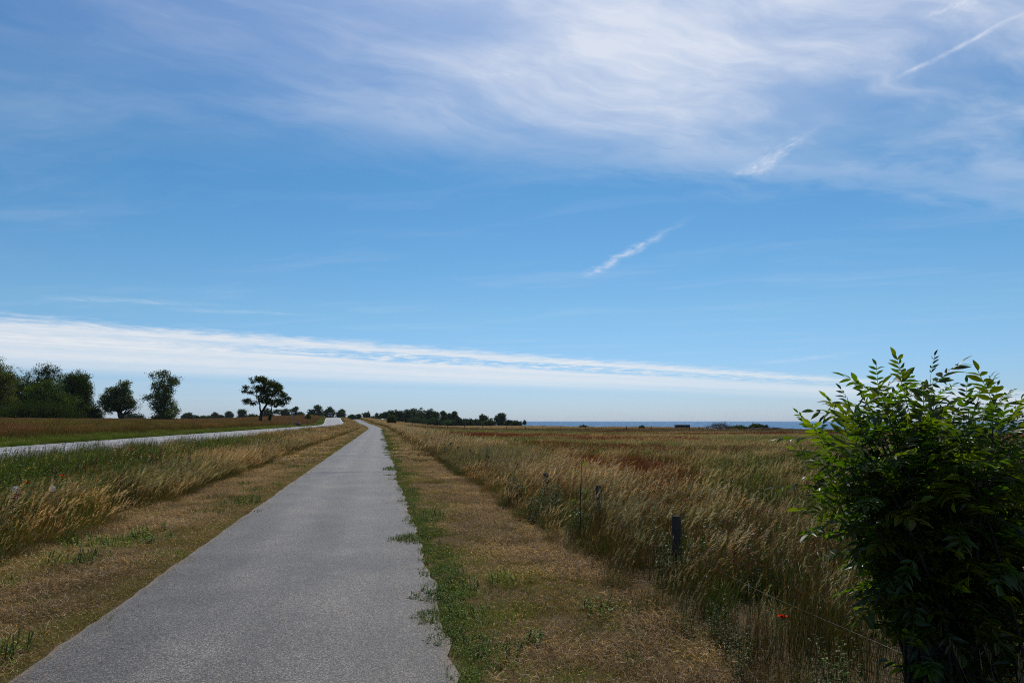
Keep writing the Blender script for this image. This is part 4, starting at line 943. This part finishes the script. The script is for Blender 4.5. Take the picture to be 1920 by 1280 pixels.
def vehicle(name, label, cat, loc, rz, paint, H=1.95, W=1.85, L=4.6, van=True):
    r = empty(name, loc, rz); tag(r, label, cat)     # faces -Y
    w = W/2; hood = 1.02 if van else 0.85; sl = 0.75 if van else 1.1
    prof = [(-L/2, 0.35), (-L/2, 0.72), (-L/2+0.10, hood-0.06), (-L/2+0.95, hood+0.06), (-L/2+0.95+sl, H-0.06), (-L/2+1.2+sl, H), (L/2-0.35, H-0.02), (L/2-0.05, hood+0.1), (L/2, 0.75), (L/2, 0.35)]
    V = []; n = len(prof)
    for s, ins in ((-1, 0.0), (1, 0.0)):
        for (yy, zz) in prof:
            k = 1.0 if zz < hood+0.07 else 0.86
            V.append((s*w*k, yy, zz))
    F = [(i, (i+1) % n, n+(i+1) % n, n+i) for i in range(n)]+[tuple(range(n-1, -1, -1)), tuple(range(n, 2*n))]
    link('body', mesh('body', V, F), paint, r)
    y0, z0 = prof[3]; y1, z1 = prof[4]; q = 0.02
    def pane(nm, P, parent=r): return link(nm, mesh(nm, P, [tuple(range(len(P)))]), M['glass'], parent)
    pane('windscreen', [(-w*0.90, y0+0.02, z0+0.05+q), (w*0.90, y0+0.02, z0+0.05+q), (w*0.80, y1-0.05, z1-0.08+q), (-w*0.80, y1-0.05, z1-0.08+q)])
    for s in (-1, 1):
        pane('side_window', [(s*(w*0.965+0.012), y0+0.35, z0+0.06), (s*(w*0.965+0.012), L/2-0.5, z0+0.06), (s*(w*0.86+0.02), L/2-0.7, z1-0.14), (s*(w*0.86+0.02), y1+0.12, z1-0.14)][::s])
        mb = MB(); mb.box((s*w*0.72, -L/2-0.015+0.05, hood-0.19), (w*0.22, 0.05, 0.10)); mb.build('headlight', M['lamp_glass'], r)
        mb = MB(); mb.box((s*(w+0.10), y0+0.35, hood+0.18), (0.10, 0.06, 0.08)); mb.build('wing_mirror', M['dark_trim'], r)
        for yy in (-L/2+0.85, L/2-0.9):
            mb = MB(); mb.tube([(s*(w-0.2), yy, 0.32), (s*(w+0.01), yy, 0.32)], 0.32, 14); wh = mb.build('wheel', M['rubber'], r)
            mb = MB(); mb.tube([(s*(w-0.02), yy, 0.32), (s*(w+0.02), yy, 0.32)], 0.19, 10); mb.build('rim', M['silver'], wh)
    mb = MB(); mb.box((0, -L/2-0.02, 0.50), (w*0.97, 0.09, 0.17)); mb.build('bumper', M['dark_trim'], r)
    mb = MB(); mb.box((0, -L/2-0.005, 0.79), (w*0.42, 0.03, 0.07)); mb.build('grille', M['dark_trim'], r)
    return r
vy = 318.0; vx = ROAD_C+float(rbend(vy))-1.5
vehicle('van', 'dark vehicle with light roof edge coming over the road crest', 'van', (vx, vy, tz(vx+1.5, vy)+0.07), R(4), M['silver'], 2.15, 1.95, 4.8, True)
for (p, D, rz, lb) in ((717.5, 330, -60, 'white car parked low behind the grass near the wood, left of the other'), (722.5, 342, -15, 'white parked car beside the small tree at the bend of the path')):
    x, y = ground_at(p, D); vehicle('parked_car', lb, 'car', (x, y, tz(x, y)+0.02), R(rz), M['white_paint'], 1.5, 1.75, 4.2, False)

# ------------------------------------------------------------------ fences
def post(label, x, y, h, r, group, lean=0.05):
    mb = MB(); n = 9; a, b = random.gauss(0, lean), random.gauss(0, lean)
    mb.tube([(0, 0, -0.3), (a*h*0.4, b*h*0.4, h*0.4), (a*h*0.8, b*h*0.8, h*0.8), (a*h, b*h, h-0.03), (a*h, b*h, h)], [r*1.05, r, r*0.98, r*0.95, r*0.8], n, jitter=0.07)
    me = mesh('fence_post', np.vstack(mb.V), mb.F); o = link('fence_post', me, M['post']); o.location = (x, y, tz(x, y)); tag(o, label, 'fence post', group)
    return o, Vector((x+a*h*0.85, y+b*h*0.85, tz(x, y)+h*0.85))
fy = [3.3, 6.5, 9.35, 12.4, 15.9, 19.3, 22.8, 26.3, 29.9, 33.5, 37.2, 41, 45, 49, 53, 57.5, 62, 67, 72, 78]
tops = []
for i, yy in enumerate(fy):
    xx = ([2.80, 2.90, 3.06, 3.01, 3.14]+[3.02+random.uniform(-0.06, 0.06)]*30)[i]+float(bend(yy))
    lb = 'weathered wooden fence post hidden deep in the leafy bush' if i == 0 else '%s short wooden fence post counting away from the leafy bush' % ORD[i-1]
    o, t = post(lb, xx, yy, random.uniform(0.55, 0.64), random.uniform(0.042, 0.054), 'fence posts in the tall grass beside the path'); tops.append(t)
for hgt, lb in ((-0.26, 'thin fence wire strung along the wooden posts through the grass'),):
    mb = MB(); P = []
    for a, b in zip(tops[:-1], tops[1:]):
        for f in (0, 0.5): q = a.lerp(b, f); P.append((q.x+0.055, q.y, q.z+hgt-(0.03 if f else 0)))
    mb.tube(P, 0.0008, 4); o = mb.build('fence_wire', M['wire']); tag(o, lb, 'wire')
for i in range(17):
    p = [773, 801, 807, 839, 871, 905, 950, 985, 1018, 1052, 1098, 1127, 1174, 1222, 1292, 1310, 1430][i]
    D = 163-0.055*(p-760); x, y = ground_at(p, D)
    post('%s thin fence post from the left across the far meadow' % ORD[i], x, y, 1.55 if i == 1 else random.uniform(0.95, 1.15), 0.06, 'posts of the far meadow fence')

# ------------------------------------------------------------------ shore clutter
def shore_bits():
    rng = np.random.default_rng(77)
    D = 190; x, y = ground_at(1278.5, D); z = tz(x, y); k = D/FPX; r = empty('shore_hut', (x, y, z), -YAW-R(4)); tag(r, 'long low dark flat roofed hut on the shore', 'hut')
    top = (789-796.3)*k+CAM_H-z; hw = 13.2*k
    mb = MB(); mb.box((0, 0, top*0.5-0.2), (hw*0.95, 1.1, top*0.5+0.15)); mb.build('wall', M['hut'], r)
    mb = MB(); mb.box((0, 0, top), (hw, 1.3, 0.06)); mb.build('roof', M['hut_roof'], r)
    for i in range(9):
        b = MB(); b.box((-hw*0.9+i*hw*0.225, -1.115, top*0.5-0.1), (hw*0.1, 0.012, top*0.5)); b.build('board', M['hut'], r)
    D = 163; k = D/FPX
    x, y = ground_at(1352, D); z = tz(x, y); r = empty('brushwood_heap', (x, y, z), -YAW); tag(r, 'dark purplish heap of cut brushwood on the shore', 'brushwood'); mb = MB()
    for i in range(950):
        f = rng.uniform(-1, 1); hx = f*30*k; hh = (789-793)*k+CAM_H-z; hz = hh*(1-abs(f+0.1)**1.7)*rng.uniform(0.05, 1.0)
        a = rng.uniform(0, 6.283); L = rng.uniform(0.5, 1.3); d = np.array((math.cos(a)*0.8, math.sin(a)*0.5, rng.normal(0.25, 0.45)))*L
        o = np.array((hx, rng.normal(0, 0.8), max(0.05, hz-0.2))); mb.tube([tuple(o), tuple(o+d*0.5+rng.normal(0, 0.05, 3)), tuple(o+d)], [0.03, 0.022, 0.006], 4, cap=False)
    mb.build('twigs', M['twig'], r)['kind'] = 'stuff'
    names = ['largest pale grey boulder', 'second pale grey boulder', 'third pale grey boulder', 'small grey boulder', 'flat grey boulder', 'leftmost grey boulder', 'squat grey boulder', 'rightmost grey boulder']
    for i, (p, s) in enumerate(((1333, 0.75), (1322, 0.55), (1341, 0.5), (1314, 0.4), (1328, 0.45), (1305, 0.42), (1346, 0.38), (1356, 0.5))):
        x, y = ground_at(p, 158-i*0.4); V = []; F = []; n = 10
        for j, (h, rr) in enumerate(((-0.3, 1.0), (0.25, 1.0), (0.65, 0.8), (0.95, 0.4))):
            for q in range(n): a = 6.283*q/n; t = s*rr*rng.uniform(0.85, 1.12); V.append((t*math.cos(a), t*math.sin(a)*0.8, s*h*rng.uniform(0.85, 1.1)))
        for j in range(3):
            for q in range(n): F.append((j*n+q, j*n+(q+1) % n, (j+1)*n+(q+1) % n, (j+1)*n+q))
        F.append(tuple(3*n+q for q in range(n)))
        o = link('boulder', mesh('boulder', V, F, smooth=False), M['stone']); o.location = (x, y, tz(x, y)); o.rotation_euler = (0, 0, rng.uniform(0, 6))
        tag(o, names[i]+' lying at the foot of the brushwood heap', 'boulder', 'boulders below the brushwood')
    for i, (p0, p1) in enumerate(((1416, 1446), (1440, 1466), (1404, 1424))):
        x0, y0 = ground_at(p0, 156+i); x1, y1 = ground_at(p1, 157+i); mb = MB(); z0 = tz(x0, y0)+0.35; z1 = tz(x1, y1)+0.4
        mb.tube([(0, 0, 0), ((x1-x0)*0.5, (y1-y0)*0.5, (z1-z0)*0.5+0.15), (x1-x0, y1-y0, z1-z0)], [0.24, 0.2, 0.12], 7, jitter=0.12)
        for q in range(5): f = rng.uniform(0.1, 0.9); mb.tube([((x1-x0)*f, (y1-y0)*f, 0.1), ((x1-x0)*f+rng.normal(0, 0.5), (y1-y0)*f, rng.uniform(0.3, 0.7))], [0.06, 0.015], 4)
        o = mb.build('driftwood_log', M['twig']); o.location = (x0, y0, z0)
        tag(o, ['long dark driftwood log below the rounded shore shrub', 'driftwood log farthest right on the shore beside the bush', 'short driftwood log left of the rounded shore shrub'][i], 'log')
M['hut'] = plain_mat('tarred_boards', (0.022, 0.022, 0.028), 0.7, nscale=5, namt=0.4)
M['hut_roof'] = plain_mat('tarred_roof', (0.03, 0.03, 0.036), 0.6)
M['twig'] = plain_mat('dead_twigs', (0.060, 0.042, 0.040), 0.9, nscale=3, namt=0.4)
M['stone'] = plain_mat('grey_stone', (0.22, 0.21, 0.20), 0.9, nscale=2.5, namt=0.4, bump=0.5)
shore_bits()

# ------------------------------------------------------------------ leafy ash bush, right foreground
def compound_leaf(seed, L=0.27, pairs=5):
    rng = np.random.default_rng(seed); V = []; F = []; C = []; n = 0
    base = np.array([(0.040, 0.080, 0.010), (0.046, 0.086, 0.009), (0.034, 0.070, 0.010), (0.070, 0.095, 0.010)][seed % 4])*0.70*rng.uniform(0.8, 1.2)
    def rach(t): return np.array((L*t, 0.012*math.sin(3*t+seed), -0.10*L*t*t*rng.uniform(0.95, 1.05)))
    for t0, t1 in ((0, 0.33), (0.33, 0.66), (0.66, 1.0)):
        a, b = rach(t0), rach(t1); w = 0.0018
        V += [a-(0, w, 0), a+(0, w, 0), b+(0, w, 0), b-(0, w, 0)]; C += [base*1.1]*4; F.append((n, n+1, n+2, n+3)); n += 4
    def leaflet(o, d, l, roll):
        nonlocal n
        d = d/np.linalg.norm(d); s = np.cross((0, 0, 1.0), d); s /= np.linalg.norm(s); u = np.cross(d, s)
        s, u = s*math.cos(roll)+u*math.sin(roll), u*math.cos(roll)-s*math.sin(roll)
        w = l*rng.uniform(0.145, 0.19); c = base*rng.uniform(0.75, 1.3); cv = rng.uniform(0.1, 0.32)
        st = [(0.0, 0.12), (0.25, 0.85), (0.5, 1.0), (0.78, 0.58), (1.0, 0.0)]
        P = []
        for t, k in st:
            m = o+d*l*t-u*l*cv*t*t
            P += [m+s*w*k+u*w*k*0.35, m, m-s*w*k+u*w*k*0.35]
        V.extend(P); C.extend([c, c*0.85, c]*5)
        for i in range(4):
            a = n+3*i; F.extend([(a, a+1, a+4, a+3), (a+1, a+2, a+5, a+4)])
        n += 15
    for i in range(pairs):
        t = 0.28+0.66*i/(pairs-0.5)
        for s in (-1, 1):
            ang = R(rng.uniform(42, 62)); leaflet(rach(t), np.array((math.cos(ang), s*math.sin(ang), rng.normal(-0.15, 0.18))), L*rng.uniform(0.25, 0.34)*(0.85+0.3*math.sin(3.1*t)), rng.normal(0, 0.35))
    leaflet(rach(1.0), np.array((1, rng.normal(0, 0.1), -0.2)), L*0.32, rng.normal(0, 0.3))
    return np.array(V), F, np.array(C)
def ash_bush():
    rng = np.random.default_rng(11)
    D0 = 3.55; bx, by = ground_at(1775, D0); bz = tz(bx, by)
    root = empty('ash_bush', (bx, by, bz)); tag(root, 'big leafy ash bush with feathered leaves in the right foreground', 'bush')
    lib = [compound_leaf(300+i, 0.20+0.022*(i % 4), 4+i % 2) for i in range(8)]
    lmesh = []
    for V, F, C in lib: me = mesh('leaf', V, F, C); me.materials.append(M['ash']); lmesh.append(me)
    tips = [(1745, 668), (1692, 680), (1652, 690), (1625, 712), (1600, 735), (1580, 755), (1612, 770), (1548, 788), (1525, 812), (1560, 835), (1535, 890), (1565, 880), (1560, 955), (1590, 940), (1612, 1000),
            (1660, 1120), (1838, 690), (1862, 715), (1815, 735), (1885, 758), (1900, 785), (1780, 775), (1725, 735), (1675, 745), (1705, 800), (1765, 805), (1830, 795), (1910, 850), (1880, 880), (1655, 850),
            (1610, 850), (1705, 890), (1800, 880), (1750, 940), (1850, 940), (1645, 950), (1700, 1010), (1900, 1000), (1655, 1050), (1950, 800), (1990, 850), (2000, 950), (1960, 1050), (2030, 790), (1640, 800), (1690, 840),
            (1740, 860), (1790, 920), (1840, 1000), (1670, 900), (1720, 960), (1620, 920), (1860, 840), (1900, 920), (1660, 990), (1700, 940), (1780, 980), (1820, 850), (1735, 790), (1650, 760)]
    places = []
    tips += [(1700+rng.uniform(-80, 190), rng.uniform(780, 960)) for i in range(26)]
    tips += [(rng.uniform(1690, 1930), rng.uniform(1040, 1260)) for i in range(16)]
    for i, (px, py) in enumerate(tips):
        if py < 800: py = py+40+rng.uniform(-10, 18)
        if py > 980: px = px+35
        dd = rng.uniform(-0.42, 0.42) if py > 800 else rng.uniform(-0.25, 0.3)
        tip = point_at(px, py, D0+dd)
        b = Vector((bx+rng.normal(0, 0.10), by+rng.normal(0, 0.12), bz))
        h = tip.z-bz
        mid = Vector((b.x+(tip.x-b.x)*0.28, b.y+(tip.y-b.y)*0.28, bz+h*0.62))
        pts = [b*(1-t)**2+mid*2*t*(1-t)+tip*t*t for t in np.linspace(0, 1, 7)]
        r0 = rng.uniform(0.008, 0.014); mb = MB(); mb.tube([tuple(p-Vector((bx, by, bz))) for p in pts], [r0, r0*0.9, r0*0.8, r0*0.65, r0*0.5, r0*0.35, r0*0.15], 5)
        mb.build('stem', M['ash_bark'], root, True)
        length = sum((pts[k+1]-pts[k]).length for k in range(6)); npair = max(4, int(length*0.66/0.10))
        for q in range(npair):
            t = 0.34+0.66*(q+rng.uniform(0.2, 0.8))/npair
            p = b*(1-t)**2+mid*2*t*(1-t)+tip*t*t; d = ((mid-b)*(1-t)+(tip-mid)*t).normalized()
            side = d.cross(Vector((0, 0, 1))) if abs(d.z) < 0.98 else Vector((1, 0, 0)); side.normalize(); side = Quaternion(d, q*1.57+rng.normal(0, 0.35)) @ side
            for s in (-1, 1):
                if rng.uniform() < 0.10: continue
                up = 0.25+0.9*max(0, t-0.75)*3
                dirv = (side*s+d*up+Vector((0.12, 0, rng.normal(0.02, 0.2)))).normalized()
                places.append((p, dirv, rng.uniform(0.8, 1.12)*(1.0-0.35*max(0, t-0.8)*4*0.5), rng.integers(8), rng.normal(0, 0.35)))
        places.append((tip, (d+Vector((0.1, 0, 0.1))).normalized(), 0.6, int(rng.integers(8)), rng.normal(0, 0.4)))
    def mat_of(p, d, s, roll):
        y = Vector((0, 0, 1)).cross(d)
        if y.length < 0.05: y = Vector((0, 1, 0))
        y.normalize(); z = d.cross(y); m = Matrix((d, y, z)).transposed().to_4x4()
        return Matrix.Translation(p-Vector((bx, by, bz))) @ m @ Matrix.Rotation(roll, 4, 'X') @ Matrix.Scale(s, 4)
    # nearest to the lens show largest: these are single leaves, the rest one mass
    places.sort(key=lambda a: (a[0]-cam.location).length)
    for (p, d, s, k, roll) in places[:300]:
        o = link('leaf', lmesh[int(k)], None, root); o.matrix_local = mat_of(p, d, s, roll)
    VV = []; FF = []; CC = []; n = 0
    for (p, d, s, k, roll) in places[300:]:
        V, F, C = lib[int(k)]; m = np.array(mat_of(p, d, s, roll)); VV.append(V@m[:3, :3].T+m[:3, 3]); CC.append(C*rng.uniform(0.8, 1.2)); FF += [tuple(i+n for i in f) for f in F]; n += len(V)
    o = link('foliage', mesh('foliage', np.vstack(VV), FF, np.vstack(CC)), M['ash'], root); o['kind'] = 'stuff'
M['ash_bark'] = plain_mat('ash_bark', (0.022, 0.020, 0.014), 0.9, nscale=25, namt=0.4)
ash_bush()

# ------------------------------------------------------------------ single plants and flowers
def on_plane(px, py, X):         # point where the view ray meets the upright plane at world x = X
    o = Vector(cam.location); d = (point_at(px, py, 1.0)-o); t = (X-o.x)/d.x; return o+d*t
M['petal'] = plain_mat('poppy_petal', (0.50, 0.022, 0.008), 1.0, nscale=20, namt=0.2, spec=0.0)
M['seed_fluff'] = foliage_mat('seed_fluff', 0.5, 0.0, vary=0.05, tcol=(1, 1, 1))
def poppy(label, px, py, X):
    p = on_plane(px, py, X); z = tz(p.x, p.y); h = p.z-z; rng = np.random.default_rng(int(px)); r = empty('poppy', (p.x, p.y, z)); tag(r, label, 'poppy', 'red poppies')
    mb = MB(); mb.tube([(-0.05, 0, -0.02), (-0.02, 0, h*0.5), (0, 0, h)], 0.002, 5); mb.build('stem', M['green_stem'], r)
    for i in range(4):
        a = i*1.571+0.4; V = []; F = []
        for q in range(5):
            b = a-0.75+1.5*q/4
            for (rr, zz) in ((0.004, 0.0), (0.017, 0.016), (0.030+rng.normal(0, 0.003), 0.024+rng.normal(0, 0.006))): V.append((rr*math.cos(b), rr*math.sin(b), h+zz))
        for q in range(4):
            for k in range(2): c = q*3+k; F.append((c, c+3, c+4, c+1))
        link('petal', mesh('petal', V, F, smooth=True), M['petal'], r)
    mb = MB(); mb.tube([(0, 0, h), (0, 0, h+0.014)], [0.008, 0.009], 7); mb.build('seed_pod', M['dark_trim'], r)
poppy('red poppy nearest the left picture edge among green grass', 52, 906, -4.4)
poppy('red poppy second from the left in the roadside grass', 116, 893, -4.5)
poppy('red poppy in front of the road surface on the left', 245, 842, -5.6)
poppy('red poppy farthest right in the left roadside grass', 283, 856, -5.0)
poppy('single red poppy in the grass beside the big bush', 1468, 1160, 2.55)
def clock(label, px, py, X):
    p = on_plane(px, py, X); z = tz(p.x, p.y); h = p.z-z; rng = np.random.default_rng(int(px)); r = empty('seed_clock', (p.x, p.y, z)); tag(r, label, 'seed head', 'round white seed heads')
    mb = MB(); mb.tube([(-0.03, 0, -0.02), (0, 0, h)], 0.0022, 5); mb.build('stem', M['green_stem'], r)
    d = rng.normal(0, 1, (170, 3)); d /= np.linalg.norm(d, axis=1)[:, None]
    V, F, C = leaf_faces(np.array((0, 0, h+0.03))+d*0.036, 0.016, np.ones((170, 3))*0.42, rng); link('fluff', mesh('fluff', V, F, C), M['seed_fluff'], r)
clock('round white seed head nearest the left picture edge', 28, 921, -4.6)
clock('round white seed head right of the first poppy', 98, 920, -4.5)
def weed(name, label, cat, x, y, args, mat='plant', extra=None, group=None):
    V, F, C = leafy(**args); r = tag(link(name, mesh(name, V, F, C), M[mat]), label, cat, group); r.location = (x, y, tz(x, y)); return r
MUG = [(0.055, 0.085, 0.040), (0.07, 0.10, 0.055), (0.04, 0.07, 0.028)]
for i, (px, X, h) in enumerate(((765, 2.75, 0.85), (798, 2.75, 1.05), (836, 2.75, 0.95), (868, 3.5, 0.9), (905, 3.0, 0.8), (960, 2.45, 0.55), (1020, 2.5, 0.6))):
    a = math.atan((px-712)/FPX); yy = X/math.tan(a)*1.0
    weed('mugwort', '%s grey green mugwort clump along the fence counting from the far end' % ORD[i], 'weed', X, yy, dict(n=26, rad=0.38 if i < 4 else 0.25, h=h, leaf=0.10, cols=MUG, nl=18, lean=0.18), group='mugwort clumps along the fence')
for i, (px, py, X) in enumerate(((50, 945, -5.0), (135, 878, -6.6), (165, 890, -6.0), (1400, 1045, 3.9))):
    p = on_plane(px, py, X)
    weed('dock_plant', ['rusty red dock plant at the far left below the poppy', 'rusty dock plant before the road left of its neighbour', 'brownish dock plant right of the other by the road', 'reddish dock plant in the meadow left of the bush'][i], 'weed', p.x, p.y,
         dict(n=6, rad=0.10, h=max(0.35, p.z-tz(p.x, p.y)+0.05), leaf=0.10, cols=[(0.06, 0.08, 0.02), (0.12, 0.05, 0.03)], nl=6, lean=0.3, spire=[(0.20, 0.05, 0.03), (0.16, 0.04, 0.03)]))
for i, (px, py) in enumerate(((276, 1018), (306, 993), (1000, 1205), (742, 878), (812, 1120))):
    o = Vector(cam.location); d = point_at(px, py, 1.0)-o; t = -o.z/d.z; p = o+d*t
    weed('weed', ['bright green weed in the mown strip left of the path', 'second green weed in the left mown strip, nearer the path', 'small green weed in the brown mown strip right of the path', 'green weed creeping over the right path edge at the crack', 'sprawling weed leaning over the right path edge in front'][i], 'weed', p.x, p.y,
         dict(n=9 if i < 3 else 22, rad=0.08 if i < 3 else 0.22, h=0.13 if i < 3 else 0.10, leaf=0.055, cols=[(0.08, 0.16, 0.02), (0.06, 0.12, 0.018)], nl=9, lean=0.2))
o_ = Vector(cam.location); d_ = point_at(472, 962, 1.0)-o_; p_ = o_+d_*(-o_.z/d_.z)
weed('red_weed', 'low reddish dried weed on the left edge of the path', 'weed', p_.x, p_.y, dict(n=26, rad=0.17, h=0.07, leaf=0.035, cols=[(0.30, 0.085, 0.035), (0.22, 0.07, 0.03), (0.10, 0.06, 0.02)], nl=7, lean=0.1, stemcol=(0.14, 0.05, 0.03)))
sx, sy = ground_at(1660, 3.3)
weed('silver_plant', 'silvery leaved plant at the foot of the big bush', 'weed', sx, sy, dict(n=14, rad=0.16, h=0.34, leaf=0.055, cols=[(0.22, 0.25, 0.20), (0.28, 0.31, 0.27)], nl=14, lean=0.1))
def sapling():
    x, y = ground_at(1086, 9.0); z = tz(x, y); r = empty('sapling', (x, y, z)); tag(r, 'thin young sapling shoot rising above the fence line grass', 'sapling'); rng = np.random.default_rng(4)
    mb = MB(); mb.tube([(0, 0, -0.05), (0.0, 0, 0.5), (0.03, 0, 1.02)], [0.009, 0.007, 0.003], 6); mb.build('stem', M['bark'], r)
    for z0, n, s in ((0.98, 3, 0.45), (0.86, 2, 0.4), (0.62, 3, 0.5), (0.48, 3, 0.6), (0.35, 4, 0.7)):
        for i in range(n):
            V, F, C = compound_leaf(500+i, 0.24, 4); a = rng.uniform(0, 6.283); o = link('leaf', mesh('leaf', V, F, C*1.25), M['ash'], r)
            o.location = (0.015, 0, z0); o.rotation_euler = (rng.normal(0, 0.3), -0.35+rng.normal(0, 0.2), a); o.scale = (s, s, s)
sapling()

# ------------------------------------------------------------------ haze
def haze():
    m, t, out = new_mat('sea_air'); v = t.new('ShaderNodeVolumePrincipled'); v.inputs['Color'].default_value = (0.80, 0.88, 1.0, 1); v.inputs['Density'].default_value = 0.00004; v.inputs['Anisotropy'].default_value = 0.2
    t.l.new(v.outputs[0], out.inputs['Volume'])
    mb = MB(); mb.box((3500, 4000, 6.0), (8000, 7500, 15.0)); o = mb.build('haze', m); tag(o, kind='stuff')
haze()
